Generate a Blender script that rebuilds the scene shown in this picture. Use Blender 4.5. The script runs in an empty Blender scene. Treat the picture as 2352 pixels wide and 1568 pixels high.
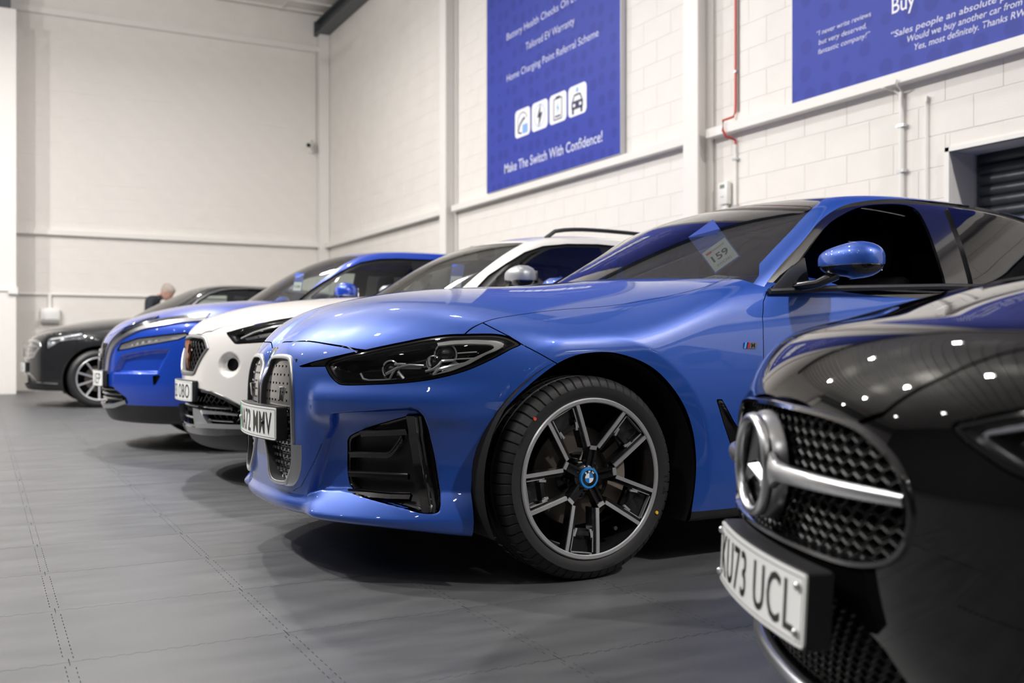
import bpy, bmesh, math, random
import numpy as np
from mathutils import Vector, Matrix
random.seed(4)
SC = bpy.context.scene
COL = SC.collection
PI = math.pi

# ---------------------------------------------------------------- camera
cam_d = bpy.data.cameras.new('camera'); CAM = bpy.data.objects.new('camera', cam_d); COL.objects.link(CAM)
CAM.location = (0, 0, .763); CAM.rotation_euler = (PI/2, 0, math.radians(-28))
cam_d.sensor_width = 36; cam_d.lens = 36*2287/2352; cam_d.shift_y = 11/2352
cam_d.clip_start = .02; cam_d.clip_end = 100
cam_d.dof.use_dof = True; cam_d.dof.focus_distance = 3.25; cam_d.dof.aperture_fstop = 2.9
SC.camera = CAM

# ---------------------------------------------------------------- world, exposure, lamps
SC.view_settings.view_transform = 'Standard'; SC.view_settings.look = 'None'
SC.view_settings.gamma = 1; SC.view_settings.use_curve_mapping = False
SC.view_settings.exposure = -0.14
W = bpy.data.worlds.new('world'); SC.world = W; W.use_nodes = True
W.node_tree.nodes['Background'].inputs[0].default_value = (.5, .52, .55, 1)
W.node_tree.nodes['Background'].inputs[1].default_value = .05
LAMP_Z = 6.1
LAMPS = [(4.4, -2.2, 3.8), (2.2, 5.6, .42), (2.2, 9.4, .36), (1.8, 13.4, 1.2),
         (-2.4, 5.0, 1.8), (-2.4, 8.6, 5.5), (-2.4, 12.4, 2.7), (-2.4, 16.0, .2),
         (-2.4, -3.0, .22), (-2.4, 1.0, .40), (-6.4, -3.5, .10), (-6.4, .5, .10), (-6.4, 4.5, .10), (-6.4, 8.5, .10), (-6.4, 12.5, .10)]       # x, y, strength
LAMP_W = 165
LAMP_COL = (1.0, .975, .945)
for i, (x, y, k) in enumerate(LAMPS):
    for part in (0, 1, 2):                      # each lamp: a panel shining down; point and up-light added to brighten walls, ceiling
        ld = bpy.data.lights.new('ceiling_lamp_and_fill', 'POINT' if part == 1 else 'AREA')
        if part == 1: ld.shadow_soft_size = .07
        else: ld.shape = 'SQUARE'; ld.size = .24; ld.spread = math.radians(178)
        ld.energy = LAMP_W*k*(.72, .55, .08)[part]; ld.color = LAMP_COL
        lo = bpy.data.objects.new('ceiling_lamp_and_fill', ld); lo.location = (x, y, LAMP_Z + (-.06, -.15, .07)[part])
        if part == 2: lo.rotation_euler = (PI, 0, 0)
        COL.objects.link(lo)
# ---------------------------------------------------------------- surface kit (numpy)
class Sp:
    """natural cubic spline through (x, y) knots, straight beyond its ends"""
    def __init__(s, pts):
        p = np.array(sorted(pts), float); s.x = x = p[:, 0]; s.y = y = p[:, 1]
        n = len(x); h = np.diff(x)
        A = np.eye(n); b = np.zeros(n)
        for i in range(1, n - 1):
            A[i, i-1] = h[i-1]; A[i, i] = 2 * (h[i-1] + h[i]); A[i, i+1] = h[i]
            b[i] = 6 * ((y[i+1] - y[i]) / h[i] - (y[i] - y[i-1]) / h[i-1])
        s.m = np.linalg.solve(A, b); s.h = h
        s.d0 = (y[1]-y[0])/h[0] - h[0]*s.m[1]/6
        s.d1 = (y[-1]-y[-2])/h[-1] + h[-1]*s.m[-2]/6
    def __call__(s, t):
        t = np.asarray(t, float); tc = np.clip(t, s.x[0], s.x[-1])
        i = np.clip(np.searchsorted(s.x, tc, side='right') - 1, 0, len(s.h) - 1)
        h = s.h[i]; a = (s.x[i+1] - tc); b = (tc - s.x[i])
        r = (s.m[i]*a**3 + s.m[i+1]*b**3)/(6*h) + (s.y[i]/h - s.m[i]*h/6)*a + (s.y[i+1]/h - s.m[i+1]*h/6)*b
        return r + s.d0*np.minimum(t - s.x[0], 0) + s.d1*np.maximum(t - s.x[-1], 0)

def smax(a, b, r):
    h = np.maximum(r - np.abs(a - b), 0) / r
    return np.maximum(a, b) + h*h*h*r/6

def sstep(t):
    t = np.clip(t, 0, 1); return t*t*t*(t*(6*t - 15) + 10)

def soft(t, w):
    """smooth ramp max(t, 0), rounded over w"""
    u = np.clip(t/w*.5 + .5, 0, 1)
    return np.where(t > w, t, w*(u**3)*(2 - u))      # C2 enough for paint

class Shape:
    """a car skin as an implicit surface, car frame: x rearwards from the nose, y across, z up"""
    def __init__(s, **k):
        s.__dict__.update(k)
        for n in ('H0', 'D', 'Wp', 'T', 'n0', 'plan', 'P0', 'CR', 'GB', 'GT'):
            v = getattr(s, n, None)
            if v is not None:
                if n == 'plan': v = [(-a, x) for a, x in v if a > 0] + list(v)
                setattr(s, n, Sp(v))
    def body(s, x, y, z):
        a = np.abs(y); t2 = (y/s.aw)**2
        top = z - (s.H0(x) - s.D(x)*(s.cq*t2 + (1 - s.cq)*t2*t2))
        if hasattr(s, 'topmod'): top = top - s.topmod(x, a)
        W = s.Wp(x) - s.T(z)
        if hasattr(s, 'sidemod'): W = W + s.sidemod(x, z)
        side = a - W
        nx = s.n0(z) + s.plan(np.clip(y, -1.1, 1.1))
        if hasattr(s, 'frontmod'): nx = nx + s.frontmod(a, z)
        front = (nx - x)*.8
        rear = x - (s.L - .12*(y/.9)**2 - .25*np.maximum(z - .8, 0)**2)
        g = smax(top, side, s.r_ts)
        g = smax(g, front, s.r_f)
        g = smax(g, rear, .15)
        zb = s.zb + getattr(s, 'zrise', 0)*sstep((.75 - x)/.75)
        return smax(g, zb - z, .04)
    def cabin(s, x, y, z):
        a = np.abs(y); xx = x - s.sw*y*y*sstep((s.xmid - x)/1.2 + .5)
        top = (z - (s.P0(xx) - s.CR(x)*(y/.6)**2))*.9
        side = (a - (s.GB(x) - s.GT(z)))*.95
        g = smax(top, side, s.r_c)
        return smax(g, s.zcab - z, .02)
    def unroll(s, x, y, R=.9):
        """distance round the nose and down the side, measured in plan"""
        a = np.abs(y); f = np.arctan2(a, s.xp - x)
        return np.where(x < s.xp, R*f, R*np.pi/2 + (x - s.xp))

def grad(f, P, e=4e-4):
    G = np.empty_like(P)
    for i in range(3):
        d = np.zeros(3); d[i] = e
        A = P + d; B = P - d
        G[:, i] = f(A[:, 0], A[:, 1], A[:, 2]) - f(B[:, 0], B[:, 1], B[:, 2])
    return G / np.maximum(np.linalg.norm(G, axis=1, keepdims=True), 1e-12)

def shoot(f, O, D, tmax=4.0, it=15):
    lo = np.full(len(O), .02); hi = np.full(len(O), tmax)
    def ev(t): P = O + D*t[:, None]; return f(P[:, 0], P[:, 1], P[:, 2])
    for _ in range(7):                       # bracket by halving
        m = (lo + hi)/2; v = ev(m); i = v < 0
        lo = np.where(i, m, lo); hi = np.where(i, hi, m)
    flo = ev(lo); fhi = ev(hi)
    for _ in range(it - 7):
        m = lo - flo*(hi - lo)/np.where(np.abs(fhi - flo) < 1e-12, 1e-12, fhi - flo)
        w = (hi - lo); m = np.clip(m, lo + .05*w, hi - .05*w)
        v = ev(m); i = v < 0
        lo = np.where(i, m, lo); flo = np.where(i, v, flo)
        hi = np.where(i, hi, m); fhi = np.where(i, fhi, v)
    return np.where(np.abs(flo) < np.abs(fhi), lo, hi)

def skin(f, xp, xr, zc, step, el=(-75, 89.9), rows=None, xdense=None):
    """mesh of one half (y <= 0): front fan, spine, rear fan. Returns V, N, T"""
    ph = np.linspace(0, np.pi/2, 200)
    def ring(ph, ox, sg):
        D = np.stack([-np.cos(ph)*sg, -np.sin(ph), 0*ph], 1); O = np.tile([ox, 0, zc], (len(ph), 1)).astype(float)
        return O + D*shoot(f, O, D)[:, None]
    cols = []
    def fan(ox, sg, st):
        p = ring(ph, ox, sg); L = np.r_[0, np.cumsum(np.linalg.norm(np.diff(p, axis=0), axis=1))]
        n = max(8, int(L[-1]/st)); return np.interp(np.linspace(0, L[-1], n), L, ph)
    st_of = xdense if xdense else (lambda x: step)
    for a in fan(xp, 1, step): cols.append((xp, -np.cos(a), -np.sin(a)))
    x = xp
    while x < xr:
        x = x + st_of(x)
        if x < xr: cols.append((x, 0., -1.))
    for a in fan(xr, -1, st_of(xr + 9))[::-1]: cols.append((xr, np.cos(a), -np.sin(a)))
    c = np.array(cols); nc = len(c)
    e0, e1 = np.radians(el[0]), np.radians(el[1])
    ne = 110; E = np.tile(np.linspace(e0, e1, ne), (nc, 1))
    def pts(E):
        k = E.shape[1]; O = np.zeros((nc, k, 3)); O[..., 0] = c[:, 0:1]; O[..., 2] = zc
        D = np.stack([np.cos(E)*c[:, 1:2], np.cos(E)*c[:, 2:3], np.sin(E)], -1)
        O = O.reshape(-1, 3); D = D.reshape(-1, 3)
        return (O + D*shoot(f, O, D)[:, None]).reshape(nc, k, 3)
    P = pts(E)
    L = np.concatenate([np.zeros((nc, 1)), np.cumsum(np.linalg.norm(np.diff(P, axis=1), axis=2), 1)], 1)
    nr = rows or max(12, int(np.percentile(L[:, -1], 80)/step))
    E2 = np.array([np.interp(np.linspace(0, L[i, -1], nr), L[i], E[i]) for i in range(nc)])
    E2 = .85*E2 + .15*np.linspace(e0, e1, nr)
    V = pts(E2).reshape(-1, 3); V[:, 1] = np.minimum(V[:, 1], 0)
    N = grad(f, V)
    i, j = np.meshgrid(np.arange(nc - 1), np.arange(nr - 1), indexing='ij'); b = (i*nr + j).ravel()
    T = np.concatenate([np.stack([b, b + nr, b + nr + 1], 1), np.stack([b, b + nr + 1, b + 1], 1)])
    A, B, Cc = V[T[:, 0]], V[T[:, 1]], V[T[:, 2]]
    fn = np.cross(B - A, Cc - A); keep = np.linalg.norm(fn, axis=1) > 1e-10
    flip = np.einsum('ij,ij->i', fn, N[T[:, 0]]) < 0
    T[flip] = T[flip][:, ::-1]
    return V, N, T[keep]

def cut(M, d):
    """split a mesh (V, N, T) where the per-vertex field d changes sign -> (d<0 part, d>0 part)"""
    V, N, T = M
    d = np.where(np.abs(d) < 1e-7, 1e-7, d)
    s = d[T] < 0; k = s.sum(1)
    cross = T[(k == 1) | (k == 2)]; sc = s[(k == 1) | (k == 2)]
    inn = [T[k == 3]]; out = [T[k == 0]]
    if len(cross):
        lone_neg = sc.sum(1) == 1
        idx = np.where(lone_neg, np.argmax(sc, 1), np.argmin(sc, 1))
        r = np.arange(len(cross))
        a = cross[r, idx]; b = cross[r, (idx+1) % 3]; c = cross[r, (idx+2) % 3]
        e = np.concatenate([np.stack([a, b], 1), np.stack([a, c], 1)])
        es = np.sort(e, 1); key = es[:, 0].astype(np.int64)*(len(V)+1) + es[:, 1]
        uk, first, inv = np.unique(key, return_index=True, return_inverse=True)
        ue = es[first]; t = d[ue[:, 0]]/(d[ue[:, 0]] - d[ue[:, 1]])
        nv = V[ue[:, 0]] + (V[ue[:, 1]] - V[ue[:, 0]])*t[:, None]
        nn = N[ue[:, 0]] + (N[ue[:, 1]] - N[ue[:, 0]])*t[:, None]
        nn /= np.maximum(np.linalg.norm(nn, axis=1, keepdims=True), 1e-9)
        base = len(V); V = np.concatenate([V, nv]); N = np.concatenate([N, nn])
        inv = inv.ravel(); p = base + inv[:len(cross)]; q = base + inv[len(cross):]
        tri1 = np.stack([a, p, q], 1)
        quad = np.concatenate([np.stack([p, b, c], 1), np.stack([p, c, q], 1)]); q2 = np.r_[lone_neg, lone_neg]
        inn += [tri1[lone_neg], quad[~q2]]; out += [tri1[~lone_neg], quad[q2]]
    def pack(ts):
        t = np.concatenate(ts)
        if not len(t): return (np.zeros((0, 3)), np.zeros((0, 3)), np.zeros((0, 3), int))
        u, i2 = np.unique(t, return_inverse=True)
        return V[u], N[u], i2.reshape(-1, 3)
    return pack(inn), pack(out)

def poly_sd(px, py, poly):
    """signed distance to a closed polygon, negative inside"""
    P = np.asarray(poly, float); n = len(P)
    d = np.full(len(px), 1e9); ins = np.zeros(len(px), bool)
    for i in range(n):
        ax, ay = P[i]; bx, by = P[(i+1) % n]
        ex, ey = bx-ax, by-ay; wx, wy = px-ax, py-ay
        t = np.clip((wx*ex + wy*ey)/max(ex*ex + ey*ey, 1e-12), 0, 1)
        d = np.minimum(d, (wx-ex*t)**2 + (wy-ey*t)**2)
        c = ((ay > py) != (by > py)) & (px < (bx-ax)*(py-ay)/(by-ay if by != ay else 1e-12) + ax)
        ins ^= c
    d = np.sqrt(d); return np.where(ins, -d, d)

def line_sd(px, py, pts):
    """distance to an open polyline, sign = side of it (left negative)"""
    P = np.asarray(pts, float); best = np.full(len(px), 1e9); sg = np.ones(len(px))
    for i in range(len(P)-1):
        ax, ay = P[i]; bx, by = P[i+1]; ex, ey = bx-ax, by-ay; wx, wy = px-ax, py-ay
        t = (wx*ex + wy*ey)/max(ex*ex+ey*ey, 1e-12)
        lo = -1e9 if i == 0 else 0; hi = 1e9 if i == len(P)-2 else 1
        t = np.clip(t, lo, hi); dd = np.hypot(wx-ex*t, wy-ey*t)
        c = ex*wy - ey*wx; m = dd < best
        best = np.where(m, dd, best); sg = np.where(m, np.where(c > 0, -1., 1.), sg)
    return best*sg

def smooth_poly(pts, n=8, closed=True):
    """Catmull-Rom through the points"""
    P = np.asarray(pts, float); m = len(P); out = []
    for i in range(m if closed else m-1):
        if closed: a, b, c, d = P[(i-1) % m], P[i], P[(i+1) % m], P[(i+2) % m]
        else: a, b, c, d = P[max(i-1, 0)], P[i], P[i+1], P[min(i+2, m-1)]
        for t in np.linspace(0, 1, n, endpoint=False):
            out.append(.5*(2*b + (c-a)*t + (2*a-5*b+4*c-d)*t*t + (3*b-a-3*c+d)*t**3))
    if not closed: out.append(P[-1])
    return np.array(out)
# ---------------------------------------------------------------- the five car skins
def arch_lip(cx, cz, R, band, k):
    def g(x, z):
        r = np.hypot(x - cx, z - cz)
        return -k*soft(R + band - r, .012)*sstep((z - .12)/.15)
    return g

def bmw_side(x, z):
    r = -.22*soft(.470 - np.hypot(x - .872, z - .335), .012)
    r = r - .22*soft(.460 - np.hypot(x - 3.73, z - .335), .012)
    # doors pinched in between the arches, low crease
    r = r - .018*sstep((x - 1.30)/.60)*sstep((3.3 - x)/.4)*np.exp(-((z - .45)/.17)**2)
    return r

def bmw_front(a, z):
    # recess below the lamp, splitter ledge standing out at the bottom
    k = sstep((a - .335)/.17)
    led = -.85*(soft(.303 - z, .008) - soft(.216 - z, .007))
    rec = .045*np.exp(-((z - .40)/.12)**2)
    mid = .022*sstep((z - .62)/.10)*(1 - sstep((a - .02)/.07))
    k2 = sstep((a - .37)/.10)*(1 - sstep((a - .80)/.08))
    bul = -.024*sstep((.670 - z)/.095)*(1 - sstep((.555 - z)/.07))
    return mid + k*(rec + led) + k2*bul + (1 - k)*(-.022*sstep((.27 - z)/.05))

BMW = Shape(L=4.78, xp=1.15, aw=.72, cq=.65, zb=.150, zrise=.045, r_ts=.10, r_f=.10,
    H0=[(-.1, .71), (.02, .795), (.10, .852), (.2, .897), (.4, .952), (.7, .990), (1.0, 1.008), (1.4, 1.045), (1.8, 1.062), (2.4, 1.066), (3.4, 1.078), (4.2, 1.06), (4.78, 1.0)],
    D=[(0, .05), (.3, .085), (.7, .105), (1.13, .098), (1.62, .032), (2.2, .02), (4.7, .02)],
    Wp=[(.3, .815), (.45, .885), (.6, .914), (.75, .924), (.9, .927), (1.3, .922), (2.2, .915), (3.3, .925), (3.8, .926), (4.3, .90), (4.78, .80)],
    T=[(.15, .035), (.25, .018), (.40, .006), (.60, .0), (.72, .010), (.84, .030), (.95, .066), (1.05, .12)],
    n0=[(.15, .03), (.25, .012), (.45, .0), (.60, .0), (.69, .012), (.75, .036), (.80, .07), (.86, .125), (.95, .22)],
    plan=[(0, 0), (.15, .004), (.3, .028), (.45, .085), (.6, .175), (.72, .29), (.8, .40), (.9, .62)],
    sidemod=bmw_side, frontmod=bmw_front,
    P0=[(1.2, .965), (1.37, 1.05), (1.75, 1.245), (2.08, 1.385), (2.3, 1.428), (2.65, 1.462), (3.1, 1.466), (3.6, 1.415), (4.1, 1.28), (4.6, 1.06)],
    CR=[(1.2, .0), (1.9, .0), (2.2, .020), (2.8, .05), (4.4, .05)],
    GB=[(1.2, .80), (1.7, .84), (2.4, .86), (3.2, .855), (3.9, .80), (4.6, .66)],
    GT=[(.85, -.015), (.95, .0), (1.1, .05), (1.25, .115), (1.40, .20), (1.5, .27)],
    sw=.54, xmid=2.1, zcab=.80, r_c=.07)

FORM = Shape(L=4.45, xp=1.15, aw=.74, cq=.6, zb=.19, r_ts=.10, r_f=.10,
    H0=[(-.1, .80), (.0, .865), (.08, .905), (.2, .953), (.4, 1.005), (.6, 1.035), (1.08, 1.075), (1.6, 1.10), (2.2, 1.04), (4.45, 1.06)],
    D=[(0, .07), (.3, .10), (.7, .105), (1.13, .09), (1.6, .07), (2.2, .03), (4.4, .03)],
    Wp=[(.3, .80), (.5, .875), (.7, .905), (.9, .918), (1.3, .912), (2.2, .905), (3.3, .918), (3.8, .92), (4.2, .89), (4.45, .80)],
    T=[(.2, .05), (.3, .02), (.45, .005), (.65, .0), (.80, .010), (.92, .035), (1.02, .08), (1.12, .16)],
    n0=[(.15, .10), (.25, .035), (.40, .0), (.60, .0), (.75, .012), (.85, .04), (1.0, .12)],
    plan=[(0, 0), (.15, .006), (.3, .03), (.45, .085), (.6, .17), (.72, .28), (.8, .39), (.9, .60)],
    P0=[(1.0, .98), (1.15, 1.07), (1.57, 1.315), (1.9, 1.443), (2.15, 1.487), (2.5, 1.503), (3.1, 1.488), (3.7, 1.42), (4.15, 1.27), (4.4, 1.06)],
    CR=[(1.2, .0), (1.8, .01), (2.1, .03), (2.8, .05), (4.4, .05)],
    GB=[(1.1, .80), (1.6, .83), (2.4, .85), (3.2, .84), (3.9, .79), (4.4, .68)],
    GT=[(.90, -.015), (1.0, .0), (1.1, .03), (1.25, .09), (1.42, .18), (1.52, .26)],
    sw=.55, xmid=1.9, zcab=.88, r_c=.07)

QASH = Shape(L=4.42, xp=1.15, aw=.74, cq=.6, zb=.20, r_ts=.09, r_f=.10,
    H0=[(-.1, .78), (.0, .84), (.05, .872), (.12, .925), (.24, .985), (.59, 1.080), (1.04, 1.128), (1.6, 1.14), (2.2, 1.08), (4.42, 1.10)],
    D=[(0, .06), (.3, .09), (.7, .09), (1.13, .075), (1.6, .06), (2.2, .03), (4.4, .03)],
    Wp=[(.3, .80), (.5, .87), (.7, .90), (.9, .915), (1.3, .91), (2.2, .905), (3.3, .915), (3.8, .915), (4.2, .89), (4.42, .80)],
    T=[(.2, .05), (.3, .02), (.45, .005), (.70, .0), (.85, .010), (.98, .035), (1.08, .08), (1.18, .16)],
    n0=[(.15, .10), (.28, .035), (.42, .0), (.62, .0), (.78, .018), (.88, .05), (1.05, .14)],
    plan=[(0, 0), (.15, .01), (.3, .045), (.45, .11), (.6, .195), (.72, .30), (.8, .40), (.9, .60)],
    P0=[(.95, 1.02), (1.1, 1.12), (1.485, 1.37), (1.83, 1.515), (2.1, 1.562), (2.5, 1.58), (3.1, 1.565), (3.8, 1.49), (4.2, 1.32), (4.4, 1.10)],
    CR=[(1.2, .0), (1.7, .01), (2.0, .03), (2.8, .05), (4.4, .05)],
    GB=[(1.1, .80), (1.6, .83), (2.4, .85), (3.2, .84), (3.9, .79), (4.4, .70)],
    GT=[(.95, -.015), (1.05, .0), (1.15, .03), (1.3, .09), (1.48, .18), (1.6, .26)],
    sw=.55, xmid=1.8, zcab=.92, r_c=.07)

SUV = Shape(L=4.76, xp=1.15, aw=.76, cq=.6, zb=.21, r_ts=.12, r_f=.14,
    H0=[(-.1, .78), (.0, .84), (.11, .910), (.3, .99), (.6, 1.070), (1.0, 1.125), (1.6, 1.16), (2.2, 1.10), (4.7, 1.12)],
    D=[(0, .06), (.3, .09), (.7, .10), (1.13, .09), (1.6, .06), (2.2, .03), (4.7, .03)],
    Wp=[(.3, .80), (.5, .88), (.7, .92), (.9, .94), (1.3, .935), (2.2, .93), (3.3, .94), (4.0, .94), (4.5, .90), (4.76, .82)],
    T=[(.2, .05), (.3, .02), (.45, .005), (.70, .0), (.85, .012), (.98, .04), (1.08, .09), (1.18, .17)],
    n0=[(.15, .07), (.28, .0), (.42, .0), (.62, .0), (.78, .018), (.88, .05), (1.05, .14)],
    plan=[(0, 0), (.15, .008), (.3, .035), (.45, .095), (.6, .18), (.72, .29), (.8, .40), (.9, .60)],
    P0=[(1.1, 1.02), (1.25, 1.12), (1.82, 1.43), (2.07, 1.545), (2.35, 1.605), (2.8, 1.62), (3.4, 1.60), (4.1, 1.49), (4.5, 1.28), (4.7, 1.10)],
    CR=[(1.2, .0), (1.9, .01), (2.2, .03), (2.8, .05), (4.7, .05)],
    GB=[(1.1, .80), (1.6, .84), (2.4, .87), (3.2, .86), (4.1, .80), (4.7, .70)],
    GT=[(.95, -.015), (1.05, .0), (1.15, .03), (1.3, .09), (1.5, .18), (1.64, .26)],
    sw=.55, xmid=2.0, zcab=.95, r_c=.08)

def merc_side(x, z):
    return -.20*soft(.455 - np.hypot(x - .92, z - .32), .012) - .20*soft(.455 - np.hypot(x - 3.65, z - .32), .012)

MERC = Shape(L=4.42, xp=1.15, aw=.72, cq=.6, zb=.12, r_ts=.10, r_f=.07,
    H0=[(-.1, .61), (.0, .690), (.07, .755), (.23, .822), (.47, .885), (.9, .935), (1.3, .972), (1.7, .99), (2.3, .95), (4.42, 1.0)],
    D=[(0, .05), (.2, .10), (.47, .125), (.9, .11), (1.3, .09), (1.7, .06), (2.3, .02), (4.4, .02)],
    Wp=[(.3, .78), (.5, .855), (.7, .885), (.9, .898), (1.3, .893), (2.2, .885), (3.3, .895), (3.8, .895), (4.2, .87), (4.42, .78)],
    T=[(.12, .04), (.25, .015), (.40, .005), (.58, .0), (.70, .010), (.80, .034), (.90, .085), (1.0, .16)],
    n0=[(.10, .10), (.18, .072), (.30, .030), (.45, .008), (.60, .010), (.68, .032), (.75, .07), (.9, .17)],
    plan=[(0, 0), (.15, .009), (.3, .036), (.45, .09), (.6, .18), (.72, .29), (.8, .40), (.9, .62)],
    sidemod=merc_side,
    P0=[(1.2, .89), (1.37, .985), (1.75, 1.19), (2.08, 1.345), (2.3, 1.40), (2.65, 1.43), (3.1, 1.41), (3.6, 1.31), (4.05, 1.14), (4.35, 1.0)],
    CR=[(1.2, .0), (1.9, .0), (2.2, .020), (2.8, .05), (4.4, .05)],
    GB=[(1.2, .78), (1.7, .81), (2.4, .83), (3.2, .82), (3.9, .77), (4.4, .64)],
    GT=[(.82, -.015), (.90, .0), (1.05, .05), (1.2, .115), (1.36, .20), (1.46, .27)],
    sw=.55, xmid=2.1, zcab=.76, r_c=.07)
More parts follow.
